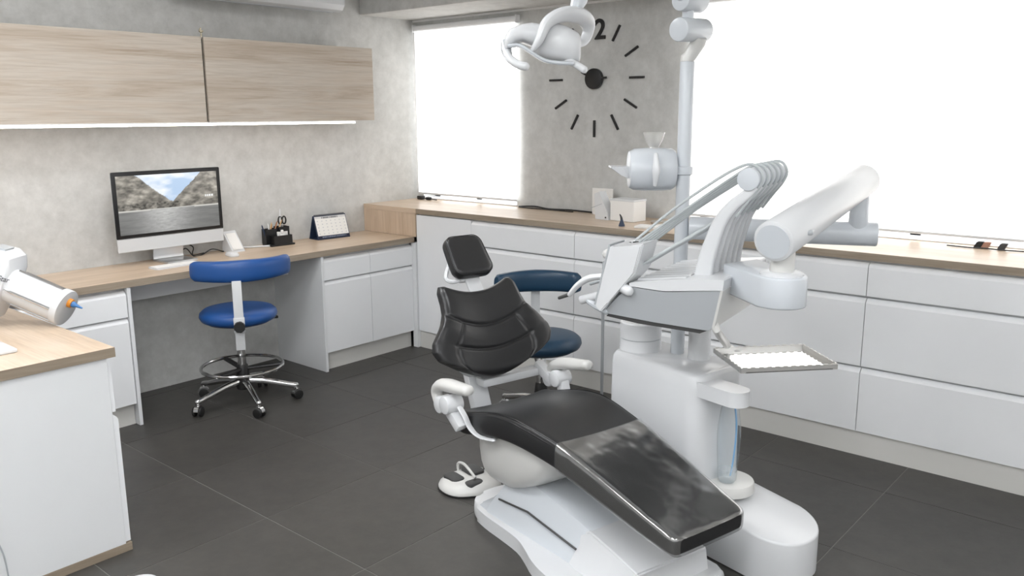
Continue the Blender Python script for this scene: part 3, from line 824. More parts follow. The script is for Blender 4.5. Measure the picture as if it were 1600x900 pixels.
# operating lamp on its jointed arm
LD = 2.9
lamp = thing('operating_lamp', 'white operating lamp on a jointed arm above the chair', 'lamp', dep(860, 60, LD))
ptop = Vector((PX, PY, 1.765))
j1 = dep(1086, 75, 3.09)
bm = NB(); b_tube(bm, [ptop, ptop+Vector((0, 0, .012)), dep(1078, 88, 3.1), dep(1091, 66, 3.07), dep(1094, 58, 3.06)], [.026, .026, .024, .028, .026], 20); obj('elbow', bm, 'plastic_warm', lamp, world=True)
bm = NB(); b_cyl(bm, dep(1060, 46, 3.0), dep(1100, 48, 3.11), .042, n=32, bev=.006); obj('shoulder_joint', bm, 'plastic_cool', lamp, world=True)
bm = NB(); b_cyl(bm, dep(1074, 38, 3.04), dep(1077, -6, 3.02), .021, n=20); obj('link', bm, 'plastic_cool', lamp, world=True)
bm = NB(); b_cyl(bm, dep(1063, -2, 2.99), dep(1095, 2, 3.06), .042, n=32, bev=.006); obj('upper_joint', bm, 'plastic_cool', lamp, world=True)
bm = NB(); b_tube(bm, smooth_path([dep(1070, -5, 3.0), dep(1020, -60, 2.95), dep(960, -75, 2.9), dep(925, -45, 2.88), dep(905, 0, 2.87), dep(893, 26, 2.86)], 5), [.027, .025, .024, .026, .028, .012], 18, round_end=True); obj('arm', bm, 'plastic_cool', lamp, world=True)
yk = [(834, 76, 2.82), (843, 62, 2.81), (855, 36, 2.81), (878, 23, 2.83), (903, 24, 2.87), (917, 34, 2.93), (919, 49, 2.96), (912, 64, 2.96), (900, 69, 2.94)]
bm = NB(); b_tube(bm, smooth_path([dep(*p) for p in yk], 5), [.016, .025, .033, .036, .035, .028, .020, .017, .016], 16, flat=.62, round_end=True, up=(fwd.x, fwd.y, 0)); obj('yoke', bm, 'plastic_white', lamp, world=True)
# lamp head: lofted shell from its left (light opening) to its right end
def ell(c, a, b, n=20, p=.75):
    return [c+a*math.copysign(abs(cos(2*pi*k/n))**p, cos(2*pi*k/n))+b*math.copysign(abs(sin(2*pi*k/n))**p, sin(2*pi*k/n)) for k in range(n)]
hr = Vector((rgt.x, rgt.y, 0)); hz = Vector((0, 0, 1)); hf = Vector((fwd.x, fwd.y, 0)).normalized()
px = LD/FPX
bm = NB()
L_ = []
for (x, yt, yb, k) in ((832, 56, 84, .03), (840, 46, 90, .06), (852, 39, 94, .075), (868, 37, 97, .08), (886, 43, 99, .078), (902, 52, 99, .068), (905.5, 57, 96, .058)):
    L_.append(ell(dep(x, (yt+yb)/2, LD), hf*k, hz*((yb-yt)/2*px)))
b_loft(bm, L_); obj('head', bm, 'plastic_white', lamp, world=True, angle=45)
bm = NB()
# wing reaching to the left, arched shell
R_ = []
for (x, y, a, th) in ((790, 76, .05, .012), (794, 66, .065, .022), (802, 57, .07, .027), (816, 53, .072, .031), (832, 55, .072, .040), (848, 60, .066, .046), (862, 64, .06, .05)):
    R_.append(ell(dep(x, y, LD-.01), hf*a, (hz*.8+hr*-.45*(1 if x < 815 else .1)).normalized()*th, 16))
b_loft(bm, R_); obj('reflector_wing', bm, 'plastic_white', lamp, world=True, angle=60)
bm = NB(); b_tube(bm, smooth_path([dep(795, 72, LD-.06), dep(812, 71, LD-.075), (dep(832, 83, LD-.08)), dep(850, 94, LD-.075), dep(870, 98, LD-.07), dep(895, 99, LD-.06)], 4), .007, 8, flat=1.6); obj('rim', bm, 'plastic_cool', lamp, world=True)
bm = NB(); b_tube(bm, smooth_path([dep(789, 66, LD-.02), dep(791, 78, LD-.03), dep(793, 85, LD-.05)], 4), [.014, .018, .016], 10, round_end=True); obj('hinge', bm, 'plastic_grey', lamp, world=True)
bm = NB(); b_tube(bm, smooth_path([dep(791, 82, LD-.05), dep(797, 92, LD-.07), dep(810, 101, LD-.09), dep(822, 104, LD-.1)], 5), [.013, .014, .0135, .014], 14, round_end=True); obj('handle', bm, 'plastic_white', lamp, world=True)
bm = NB(); b_tube(bm, smooth_path([dep(886, 94, LD-.03), dep(900, 101, LD-.05), dep(913, 109, LD-.06)], 5), [.012, .0125, .013], 14, round_end=True); obj('handle', bm, 'plastic_white', lamp, world=True)

# ================================================================== INSTRUMENT CONSOLE (frame: x along the row of whip arms, y towards the patient)
CA = radians(8.8)
CO = Vector((2.438, 1.205, 0))
con = thing('instrument_console', 'white dental instrument console with six curved hose arms above the unit', 'console', CO, CA)
CM = Matrix.Translation(CO) @ Matrix.Rotation(CA, 4, 'Z')
CI = CM.inverted()
def lidz(v): return 1.06-.124*v
UL = .494
bm = NB()
sec = [(.0, lidz(0)-.036), (-.003, lidz(0)-.004), (.002, lidz(0)), (.16, lidz(.16)+.004), (.30, lidz(.30)), (.322, lidz(.322)-.003), (.324, lidz(.322)-.014), (.2, lidz(.2)-.034)]
b_loft(bm, [[(u, v, z) for v, z in sec] for u in (0, .004, UL-.004, UL)]); obj('lid', bm, 'plastic_white', con, angle=30)
bm = NB()
secb = [(.006, 1.022), (.2, .998), (.322, 1.003), (.36, .97), (.425, .905), (.41, .895), (.24, .885), (.05, .880), (.033, .896)]
b_loft(bm, [[(u+(.0 if z > .95 else k), v, z) for v, z in secb] for u, k in ((.004, .02), (UL-.01, -.03))]); obj('body', bm, 'plastic_grey', con, angle=25)
bm = NB()
secb = [(-.001, 1.024), (.007, 1.024), (.036, .896), (.028, .892)]
b_loft(bm, [[(u+(.0 if z > .95 else k), v, z) for v, z in secb] for u, k in ((-.001, .019), (UL-.01, -.03))]); obj('rear_panel', bm, 'plastic_warm', con, smooth=False)
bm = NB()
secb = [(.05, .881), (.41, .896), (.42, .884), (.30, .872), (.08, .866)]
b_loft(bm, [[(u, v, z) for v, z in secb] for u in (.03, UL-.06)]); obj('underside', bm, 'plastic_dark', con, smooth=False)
for k in range(9):
    u = .045+.05*k
    bm = NB(); b_loft(bm, [[(u-.018, v, lidz(v)-.001+.003*(1 if abs(v-.2) < .08 else .6)), (u-.010, v, lidz(v)+.007), (u+.010, v, lidz(v)+.007), (u+.018, v, lidz(v)-.001)] for v in (.135, .16, .22, .28, .305)]); obj('mat_rib', bm, 'plastic_white', con, angle=60)
# curved whip arms with rollers and hoses
NA = 6
for k in range(NA):
    u = .105+.060*k
    pth = smooth_path([(.104, 1.035), (.094, 1.09), (.072, 1.17), (.048, 1.235), (.012, 1.285), (-.035, 1.325), (-.07, 1.36)] and [Vector((0, a, b)) for a, b in [(.100, 1.045), (.092, 1.10), (.073, 1.17), (.05, 1.232), (.014, 1.283), (-.03, 1.322), (-.058, 1.352)]], 4)
    n = len(pth)
    rings = []
    for i, p in enumerate(pth):
        t_ = (pth[min(n-1, i+1)]-pth[max(0, i-1)]).normalized()
        nn = Vector((0, t_.z, -t_.y))
        f = i/(n-1)
        hwv = .030*(1-f)+.014*f
        hu_ = .017*(1-f)+.011*f
        rings.append([Vector((u, 0, 0))+p+Vector((a*hu_, 0, 0))+nn*(b*hwv) for a, b in rrect(2, 2, .5, 3)])
    bm = NB(); b_loft(bm, rings); wa = obj('whip_arm', bm, 'plastic_white', con, angle=60)
    bm = NB(); b_cyl(bm, (u-.014 if k else u-.02, -.038, 1.372), (u+.014, -.038, 1.372), .036, n=28, bev=.003); obj('roller', bm, 'plastic_cool', wa)
    uf = .045+.034*k
    dz = .012-.004*k
    top = [Vector((u, .0, 1.25)) , Vector((u, -.035, 1.30)), Vector((u, -.068, 1.345)), Vector((u, -.079, 1.380)), Vector((u, -.06, 1.411)), Vector((u, -.022, 1.409)), Vector((u*.85+uf*.15, .06, 1.352)), Vector((u*.4+uf*.6, .2, 1.245)), Vector((uf, .325, 1.140+dz))]
    if k == 0: top[5:] = [p + Vector((0, 0, d)) for p, d in zip(top[5:], (.008, .02, .022, .004))]
    bm = NB(); b_tube(bm, smooth_path(top, 5), .0048, 9); obj('hose', bm, 'hose_grey', con)
    if k < 3:
        lo_ = [Vector((u, -.03, 1.318)), Vector((u, .03, 1.268)), Vector((u*.9+uf*.1, .09, 1.215)), Vector((uf, .22, 1.125)), Vector((uf, .335, 1.05))]
        bm = NB(); b_tube(bm, smooth_path(lo_, 5), .0058, 9); obj('hose', bm, 'hose_grey', con)
# control panel at the patient's side
cp = [(.445, .925), (.392, 1.141), (.364, 1.136), (.269, 1.157), (.296, 1.057), (.424, .905)]
bm = NB(); b_loft(bm, [[(u, v, z) for v, z in cp] for u in (-.012, .115)])
bmesh.ops.bevel(bm, geom=list(bm.edges), offset=.004, segments=2, affect='EDGES'); pan = obj('control_panel', bm, 'plastic_white', con, angle=25)
cp2 = [(.400, .940), (.347, 1.118), (.281, 1.146), (.304, 1.055), (.392, .945)]
bm = NB(); b_loft(bm, [[(u, v, z) for v, z in cp2] for u in (-.0155, -.011)]); obj('panel_inlay', bm, 'plastic_white', pan, smooth=False)
bm = NB(); b_loft(bm, [[(u, v-.002, z+.004) for v, z in [(.447, .925), (.394, 1.141), (.400, 1.141), (.453, .925)]] for u in (-.008, .111)]); obj('screen', bm, 'plastic_grey', pan, smooth=False)
bm = NB(); b_tube(bm, [Vector((-.01, .318, .99)), Vector((.02, .37, 1.0))], [.017, .019], 16, round_end=True); obj('panel_knob', bm, 'plastic_white', con)
bm = NB(); b_tube(bm, [Vector((.05, .53, .925)), Vector((.05, .44, .955))], .0155, 16); obj('handle', bm, 'plastic_white', con)
bm = NB(); b_tube(bm, smooth_path([Vector((.03, .42, .90)), Vector((.04, .47, .915)), Vector((.05, .50, .935)), Vector((.08, .43, .96))], 4), .012, 10, round_end=True); obj('handle_bracket', bm, 'plastic_cool', con)
bm = NB(); b_tube(bm, [Vector((.10, .455, 1.09)), Vector((.16, .445, 1.10))], .018, 14, round_end=True); obj('panel_knob', bm, 'plastic_warm', con)
# handpieces in the holders
def handpiece(label, uu, dv, dz, tipmat):
    t = thing('handpiece', label, 'handpiece', CM @ Vector((uu, .42, .97)), CA, 'handpieces on the console')
    t.matrix_basis = CM @ Matrix.Translation((uu, .42, .97))
    bm = NB(); b_tube(bm, smooth_path([(0, -.03, .062+dz), (0, .05, .05+dz), (0, .10+dv, .02+dz), (0, .135+dv, -.02+dz)], 5), [.011, .0125, .011, .009], 12, flat=1.3, round_end=True); obj('grip', bm, 'plastic_white', t)
    bm = NB(); b_tube(bm, [(0, .133+dv, -.018+dz), (0, .178+dv, -.037+dz)], [.0075, .006], 10, round_end=True); obj('tip', bm, tipmat, t)
handpiece('curved white handpiece with dark tip on the near side of the console', .01, 0, .0, 'plastic_dark')
handpiece('white handpiece in the second holder, behind the curved one', .16, -.05, .03, 'plastic_grey')
# bracket, pivot and support arms
pv = CI @ Vector((2.484, 1.034, 0))
bm = NB()
d_ = Vector((.2, .01, 0))-Vector((pv.x, pv.y, 0))
L_ = d_.length
bo = [(L_+.02, -.078)]+[(L_-.03, .074)]+[(.078*cos(a), .078*sin(a)) for a in [pi/2+pi*k/14 for k in range(15)]]
b_prism(bm, bo, .993, 1.09, .006, 2, Matrix.Translation((pv.x, pv.y, 0)) @ Matrix.Rotation(math.atan2(d_.y, d_.x), 4, 'Z')); obj('pivot_bracket', bm, 'plastic_cool', con, angle=50)
bm = NB(); b_lathe(bm, [(.066, 1.0885), (.066, 1.096), (.06, 1.100), (.04, 1.102)], 36, Matrix.Translation((pv.x, pv.y, 0))); obj('pivot_ring', bm, 'plastic_white', con)
bm = NB(); b_cyl(bm, (pv.x, pv.y, 1.10), (pv.x, pv.y, 1.185), .037, n=28); obj('pivot_post', bm, 'plastic_warm', con)
nearP = Vector((2.441, 1.035, 1.206)); farP = Vector((3.10, 1.02, 1.335))
axd = (farP-nearP).normalized()
bm = NB(); b_cyl(bm, nearP-axd*.03, farP+axd*.035, .064, .056, 40, .006); obj('spring_arm', bm, 'plastic_white', con, world=True)
bm = NB(); b_lathe(bm, [(.001, -.002), (.052, -.0015), (.053, .002)], 36, (-axd).to_track_quat('Z', 'Y').to_matrix().to_4x4() if False else Matrix.Translation(nearP-axd*.031) @ (-axd).to_track_quat('Z', 'Y').to_matrix().to_4x4()); obj('end_cap', bm, 'plastic_cool', con, world=True)
sd = axd.cross(Vector((0, 0, 1))).normalized()
k0 = nearP+axd*.085+sd*.062
bm = NB(); b_tube(bm, [k0-axd*.008, k0+sd*.006, k0+axd*.02+sd*.004], [.007, .009, .004], 10, flat=.7, round_end=True); obj('lever', bm, 'plastic_grey', con, world=True)
bm = NB(); b_cyl(bm, (3.10, 1.018, 1.17), (3.10, 1.018, 1.30), .034, .031, 24); obj('elbow_post', bm, 'plastic_cool', con, world=True)
b0 = Vector((PX, PY, 1.15)); b1 = Vector((3.118, .985, 1.15)); dd = (b1-b0).normalized()
bm = NB(); b_cyl(bm, b0+dd*.03, b1+dd*.03, .043, .043, 32, .005); obj('swing_arm', bm, 'plastic_cool', con, world=True)
# tray arm and tray
te = at_z(1139, 543, .752)
bm = NB(); b_tube(bm, smooth_path([CM @ Vector((.04, .035, .90)), CM @ Vector((.045, .025, .875)), CM @ Vector((.05, .03, .87))*.25+te*.75+Vector((0, 0, .002)), te, Vector((te.x, te.y, .724))+(ch(.865, .478, .724)-Vector((te.x, te.y, .724)))*.45, ch(.865, .478, .716)], 4), .0135, 12, round_end=True); obj('tray_arm', bm, 'plastic_warm', con, world=True)
tc_ = ch(.865, .478, .75); 
ta = math.atan2((ch(1.053, .562, 0)-ch(.889, .267, 0)).y, (ch(1.053, .562, 0)-ch(.889, .267, 0)).x)
tr = thing('instrument_tray', 'shiny steel instrument tray with raised perforated rim', 'tray', tc_-Vector((0, 0, .008)), ta)
TW, TD = .337, .252
bm = NB(); b_prism(bm, rrect(TW, TD, .018, 3), .0, .004); obj('plate', bm, 'steel_mirror', tr, smooth=False)
for i, (a, b, c, d) in enumerate(((-TW/2, TW/2, -TD/2, -TD/2+.003), (-TW/2, TW/2, TD/2-.003, TD/2), (-TW/2, -TW/2+.003, -TD/2, TD/2), (TW/2-.003, TW/2, -TD/2, TD/2))):
    bm = NB(); b_box(bm, a, b, c, d, .0, .017, .001, 1); rim = obj('rim', bm, 'steel', tr)
    L = (b-a) if i < 2 else (d-c)
    nb = int(L/.026)
    for k in range(nb):
        p = (a+(k+.5)*L/nb, (c+d)/2) if i < 2 else ((a+b)/2, c+(k+.5)*L/nb)
        bm = NB()
        if i < 2: b_box(bm, p[0]-.008, p[0]+.008, p[1]-.003, p[1]+.003, .016, .0195, .0012, 1)
        else: b_box(bm, p[0]-.003, p[0]+.003, p[1]-.008, p[1]+.008, .016, .0195, .0012, 1)
        obj('rim_tab', bm, 'steel', rim)
bm = NB(); b_box(bm, -.10, .10, -.07, .07, -.010, -.0005, .002, 1); obj('tray_holder', bm, 'plastic_warm', con, world=False).matrix_basis = CI @ tr.matrix_basis
# thin rod behind the unit
rp = at_x(941, 560, 3.72)
bm = NB(); b_cyl(bm, (rp.x, rp.y, .006), (rp.x, rp.y, .80), .0085, n=12, bev=.001); b_lathe(bm, [(.03, 0), (.03, .004), (.008, .007)], 20, Matrix.Translation((rp.x, rp.y, 0)))
single('metal_rod', bm, 'plastic_grey', 'thin grey metal rod standing in front of the drawers behind the console', 'rod', (rp.x, rp.y, 0))

# ================================================================== STOOLS
def stool(label, loc, rot, leather, ring=True, sz=0.0, bz=0.0, leg0=0.0, bdist=.21, bh=.785, halfang=68, R=.30, arc=None):
    t = thing('stool', label, 'stool', loc, rot, 'rolling stools')
    s0 = .475+sz
    # seat cushion
    bm = NB(); b_lathe(bm, [(.10, s0), (.17, s0+.004), (.197, s0+.018), (.207, s0+.038), (.203, s0+.058), (.185, s0+.074), (.14, s0+.082), (.06, s0+.084), (.002, s0+.084)], 40, capt=True); obj('seat', bm, leather, t, angle=70)
    bm = NB(); b_lathe(bm, [(.05, s0-.03), (.12, s0-.012), (.165, s0), (.165, s0+.006)], 32); obj('seat_plate', bm, 'plastic_dark', t)
    bm = NB(); b_tube(bm, [(.05, .06, s0-.016), (.16, .12, s0-.02), (.20, .135, s0-.022)], .006, 8, round_end=True); lv = obj('lever', bm, 'rubber_black', t)
    bm = NB(); b_box(bm, .165, .215, .125, .145, s0-.03, s0-.015, .005); obj('lever_grip', bm, 'rubber_black', lv)
    # backrest arc: centre on -y side
    bm = NB(); rings = []
    N = 22
    for i in range(N+1):
        a0_, a1_ = arc or (-halfang, halfang)
        a = radians(-90+a0_+(a1_-a0_)*i/N)
        f = abs(2*i/N-1)
        hh = .058-.006*f; th = .032-.004*f
        if i in (0, N): hh *= .8; th *= .6
        c = Vector((R*cos(a), -bdist+R+R*sin(a), bh+bz))
        er = Vector((cos(a), sin(a), 0))
        rings.append([c+er*(p*th)+Vector((0, 0, q_*hh)) for p, q_ in rrect(2, 2, .7, 4)])
    b_loft(bm, rings); obj('backrest', bm, leather, t, angle=60)
    y = -bdist+.02
    bm = NB(); b_box(bm, -.024, .024, y-.058, y-.044, .375+sz, bh+bz-.045, .003); pst = obj('back_post', bm, 'alu_paint', t)
    bm = NB(); b_box(bm, -.028, .028, y-.066, y-.036, s0-.005, s0+.075, .004); obj('clamp', bm, 'alu_paint', t)
    bm = NB(); b_box(bm, -.022, .022, y-.05, -.02, .385+sz, .405+sz, .003); obj('back_link', bm, 'plastic_dark', t)
    M = Matrix.Translation((0, y-.066, s0+.03)) @ Matrix.Rotation(pi/2, 4, 'X')
    bm = NB(); b_prism(bm, [((.030 if k % 2 else .024)*cos(2*pi*k/16), (.030 if k % 2 else .024)*sin(2*pi*k/16)) for k in range(16)], 0, .028, .004, 2, M); obj('knob', bm, 'rubber_black', t)
    # column
    bm = NB(); b_cyl(bm, (0, 0, .13), (0, 0, s0-.01), .024, n=24); obj('column', bm, 'chrome', t)
    bm = NB(); b_lathe(bm, [(.036, .085), (.040, .09), (.036, .17), (.030, .22), (.026, .225)], 24); obj('hub', bm, 'rubber_black', t)
    if ring:
        bm = NB(); b_tube(bm, [(.218*cos(2*pi*k/40), .218*sin(2*pi*k/40), .215) for k in range(40)], .0095, 10, closed=True); fr = obj('foot_ring', bm, 'chrome', t)
        for k in range(3):
            a = leg0+2*pi*k/3+.4
            bm = NB(); b_tube(bm, [(.02*cos(a), .02*sin(a), .2), (.213*cos(a), .213*sin(a), .213)], .011, 8, flat=1.5); obj('spoke', bm, 'rubber_black', fr)
    for k in range(5):
        a = leg0+2*pi*k/5
        e = Vector((cos(a), sin(a), 0))
        bm = NB(); b_tube(bm, smooth_path([e*.02+Vector((0, 0, .13)), e*.12+Vector((0, 0, .118)), e*.24+Vector((0, 0, .088)), e*.285+Vector((0, 0, .078))], 3), [.02, .018, .015, .016], 12, flat=.9, round_end=True); lg = obj('leg', bm, 'chrome', t)
        cc_ = e*.285
        tn = Vector((-sin(a+.6), cos(a+.6), 0))
        bm = NB(); b_cyl(bm, cc_+Vector((0, 0, .05)), cc_+Vector((0, 0, .08)), .010, n=12); b_loft(bm, [[cc_+tn*o_+Vector((-tn.y, tn.x, 0))*(.03*cos(b))+Vector((0, 0, .032+.03*sin(b))) for b in [pi*j/10 for j in range(11)]] for o_ in (-.012, .012)]); obj('caster_hood', bm, 'chrome', lg)
        for o_ in (-.018, .018):
            bm = NB(); b_cyl(bm, cc_+tn*(o_-.007)+Vector((0, 0, .0265)), cc_+tn*(o_+.007)+Vector((0, 0, .0265)), .0265, n=20, bev=.003); obj('caster_wheel', bm, 'rubber_black', lg)
    return t
stool('bright blue rolling stool with chrome foot ring at the desk', (2.455, 4.085, 0), radians(-31), 'leather_blue', leg0=radians(181+31), sz=-.005, arc=(-46, 66))
stool('dark teal rolling stool behind the dental chair backrest', (3.26, 2.60, 0), radians(135), 'leather_teal', leg0=radians(20), ring=False, sz=-.075, bz=-.075, bdist=.25, halfang=52, R=.275)

# ================================================================== ON THE DESK
Dz = DT1
# monitor
mx0, mx1, mz0, mz1, MY = 2.041, 2.675, .850, 1.286, 4.55
mon = thing('computer_monitor', 'silver desktop computer monitor showing a grey mountain lake', 'monitor', ((mx0+mx1)/2, MY, Dz))
bm = NB(); b_box(bm, mx0, mx1, MY, MY+.012, mz0, mz1, .008, 3); obj('housing', bm, 'alu', mon, world=True)
bm = NB(); b_loft(bm, [[(x, MY+.010+d, z) for x, z in rrect((mx1-mx0)*k, (mz1-mz0)*k, .03, 4, (mx0+mx1)/2, (mz0+mz1)/2)] for d, k in ((0, .97), (.012, .8), (.02, .4))]); obj('back_cover', bm, 'alu', mon, world=True)
bm = NB(); b_box(bm, mx0+.001, mx1-.001, MY-.0016, MY+.004, mz0+.075, mz1-.001, .006, 2); bz_ = obj('bezel', bm, 'black_satin', mon, world=True)
bm = NB(); b_box(bm, mx0+.001, mx1-.001, MY-.001, MY+.004, mz0+.001, mz0+.0745, .002, 1); obj('chin', bm, 'alu_paint', mon, world=True)
def vnoise(x, y, s=0):
    def h(i, j):
        n = (i*374761393+j*668265263+s*1442695041) & 0xffffffff
        n = ((n ^ (n >> 13))*1274126177) & 0xffffffff
        return ((n ^ (n >> 16)) & 0xffff)/65535.0
    i, j = math.floor(x), math.floor(y); fx, fy = x-i, y-j
    fx = fx*fx*(3-2*fx); fy = fy*fy*(3-2*fy)
    return (h(i, j)*(1-fx)+h(i+1, j)*fx)*(1-fy)+(h(i, j+1)*(1-fx)+h(i+1, j+1)*fx)*fy
def fbm(x, y, s=0):
    return sum(vnoise(x*2**k, y*2**k, s+k)*.5**(k+1) for k in range(4))
def print_grid(name, nx, ny, fn, corner, ux, uy, material, parent):
    me = bpy.data.meshes.new(name)
    vs = [corner+ux*(i/nx)+uy*(j/ny) for j in range(ny+1) for i in range(nx+1)]
    inv = root_of(parent).matrix_basis.inverted()
    fs = [(j*(nx+1)+i, j*(nx+1)+i+1, (j+1)*(nx+1)+i+1, (j+1)*(nx+1)+i) for j in range(ny) for i in range(nx)]
    me.from_pydata([inv @ v for v in vs], [], fs)
    ca = me.color_attributes.new('print', 'FLOAT_COLOR', 'POINT')
    k = 0
    for j in range(ny+1):
        for i in range(nx+1):
            ca.data[k].color = tuple(fn(i/nx, j/ny))+(1,); k += 1
    me.materials.append(MATS[material])
    o = bpy.data.objects.new(name, me); COL.objects.link(o); o.parent = parent
    return o
def lin(c): return tuple((x/255.0)**2.2 for x in c)
def mix3(a, b, t): return tuple(x*(1-t)+y*t for x, y in zip(a, b))
def scenery(x, y):
    xc = .535
    left = x < xc
    hgt = .50+max(0, xc-x)*1.45 if left else .50+max(0, x-xc)*1.75
    hgt += (fbm(x*9, 3.3, 4)-.5)*.09
    if y < .385+.01*sin(x*3):
        b = .26+.6*math.exp(-((x-.45)/.22)**2)*(.5+fbm(x*30, y*60, 9))+(fbm(x*6, y*50, 2)-.5)*.25
        b *= .75+.7*y
        return mix3(lin((70, 70, 68)), lin((190, 190, 188)), max(0, min(1, b)))
    if y < .405: return lin((200, 198, 192))
    if y > hgt:
        c = fbm(x*5, y*7, 11)
        return mix3(lin((176, 200, 228)), lin((244, 246, 248)), max(0, min(1, (c-.4)*3)))
    n = fbm(x*14+y*6, y*16-x*5, 5)
    n2 = fbm(x*40, y*40, 8)
    b = .12+.75*n*n*1.6+(n2-.5)*.35
    if y < .52 and x < .6: b = b*.6+(n2-.4)*.6
    b = max(0, min(1, b))
    if .86 < x < .95 and .555 < y < .59 and int(x*160) % 4 != 0: return lin((235, 235, 235))
    return mix3(lin((48, 46, 42)), lin((196, 190, 178)), b)
print_grid('screen', 150, 84, scenery, Vector((mx0+.022, MY-.0022, mz0+.095)), Vector((mx1-mx0-.044, 0, 0)), Vector((0, 0, mz1-mz0-.117)), 'screen_print', bz_)
bm = NB(); b_loft(bm, [[(x, MY+d, z) for x in (2.27, 2.45)] + [(x, MY+d+.004, z) for x in (2.45, 2.27)] for d, z in ((.03, 1.0), (.05, .9), (.075, .80), (.07, Dz+.012))]); obj('stand_neck', bm, 'alu', mon, world=True)
bm = NB(); b_box(bm, 2.27, 2.45, MY-.09, MY+.085, Dz+.0005, Dz+.013, .003); obj('stand_foot', bm, 'alu', mon, world=True)
bm = NB(); b_loft(bm, [[(x, y, z) for x, y in rrect(.27, .1, .012, 3, 2.275, 4.39)] for z in (Dz+.0005, Dz+.009)]); bmesh.ops.transform(bm, matrix=Matrix.Translation((2.275, 4.39, 0)) @ Matrix.Rotation(radians(4), 4, 'Z') @ Matrix.Translation((-2.275, -4.39, 0)), verts=bm.verts)
kb = single('keyboard', bm, 'plastic_white', 'slim white keyboard lying in front of the monitor', 'keyboard', (2.275, 4.39, Dz))
for r_ in range(4):
    bm = NB(); b_box(bm, -.125, .125, -.042+r_*.021, -.025+r_*.021, .0085, .0105, .0006, 1); obj('key_row', bm, 'paper', kb)
ms = thing('computer_mouse', 'small white computer mouse right of the keyboard', 'mouse', (2.655, 4.44, Dz), radians(-8))
bm = NB(); b_loft(bm, [[(x*k, y*k, z) for x, y in rrect(.058, .108, .026, 5)] for z, k in ((.0005, .95), (.006, 1.0), (.014, .97), (.022, .8), (.026, .5), (.027, .2))]); obj('shell', bm, 'plastic_white', ms, angle=60)
bm = NB(); b_box(bm, -.004, .004, .022, .038, .021, .027, .002, 2); obj('scroll_wheel', bm, 'plastic_cool', ms)
# white wedge stand and white pen
t = thing('card_stand', 'white tilted card stand right of the monitor', 'stand', (2.76, 4.60, Dz), radians(6))
bm = NB(); b_loft(bm, [[(x, -.055, .0005), (x, .035, .0005), (x, .045, .006), (x, .040, .118), (x, .030, .122)] for x in (-.045, .045)]); obj('wedge', bm, 'plastic_white', t, angle=20)
bm = NB(); b_loft(bm, [[(x, -.046, .016), (x, -.051, .016), (x, .018, .109), (x, .023, .107)] for x in (-.034, .034)]); obj('card', bm, 'paper', t, smooth=False)
bm = NB(); b_tube(bm, [(2.85, 4.66, Dz+.006), (2.99, 4.58, Dz+.006)], [.005, .006], 10, round_end=True); t = single('pen', bm, 'plastic_white', 'white pen lying on the desk beside the card stand', 'pen', (2.92, 4.62, Dz))
bm = NB(); b_tube(bm, [(.072, -.041, .006), (.082, -.0467, .006)], .0062, 10); obj('pen_cap', bm, 'plastic_cool', t)
for k, (pts, lb) in enumerate((([(2.42, 4.66, Dz+.005), (2.47, 4.63, Dz+.05), (2.50, 4.60, Dz+.004), (2.56, 4.61, Dz+.004), (2.62, 4.60, Dz+.03), (2.70, 4.62, Dz+.005), (2.72, 4.64, Dz+.004)], 'thin black cable looping behind the monitor stand'),
                               ([(2.45, 4.67, Dz+.09), (2.52, 4.64, Dz+.055), (2.505, 4.62, Dz+.02), (2.52, 4.63, Dz+.004), (2.6, 4.66, Dz+.004)], 'second black cable hanging from the monitor back'))):
    bm = NB(); b_tube(bm, smooth_path(pts, 6), .0035, 7); single('cable', bm, 'rubber_black', lb, 'cable', (2.5, 4.63, Dz), 'monitor cables')
# pen holder
ph = thing('pen_holder', 'black desk organiser filled with pencils, scissors and paper notes', 'pen holder', (3.085, 4.60, Dz), radians(-4))
bm = NB(); b_box(bm, -.085, .085, -.055, .055, .0005, .012, .003); obj('base', bm, 'black_satin', ph)
for (a, b, c, d, hh) in ((-.085, .0, -.0, .055, .105), (.0, .075, -.01, .055, .115), (-.06, .07, -.05, -.005, .065)):
    bm = NB()
    for (p, q_, r_, s_) in ((a, a+.003, c, d), (b-.003, b, c, d), (a, b, c, c+.003), (a, b, d-.003, d)): b_box(bm, p, q_, r_, s_, .011, hh)
    obj('compartment', bm, 'black_satin', ph, smooth=False)
bm = NB(); b_box(bm, -.012, .062, -.054, -.046, .03, .105, .001, 1); single('note_block', bm, 'paper', 'white paper note block in the black organiser', 'note', (0, -.05, .03)).matrix_basis = ph.matrix_basis @ Matrix.Translation((.0, -.0065, .01))
bm = NB(); b_box(bm, -.018, .018, -.006, .006, 0, .062, .003); b_cyl(bm, (0, 0, .062), (0, 0, .085), .009, n=12); o = single('correction_bottle', bm, 'paper', 'small cream bottle at the front of the black organiser', 'bottle', (0, 0, 0)); o.matrix_basis = ph.matrix_basis @ Matrix.Translation((.012, -.028+.0, .013))
pens = [(-.07, .02, .135, -.03, 'navy', 'dark blue pen at the left of the organiser'), (-.055, .03, .145, .03, 'pencil_wood', 'light wooden pencil leaning right in the organiser'), (-.04, .02, .15, .05, 'pencil_brown', 'brown pencil in the middle of the organiser'),
        (-.03, .035, .14, -.02, 'paper', 'white pencil in the organiser'), (-.015, .025, .155, .06, 'pencil_wood', 'pale pencil next to the scissors'), (.03, .03, .225, .01, 'plastic_white', 'tall white pen standing highest in the organiser'), (-.05, .045, .13, .035, 'orange', 'orange pencil at the back of the organiser')]
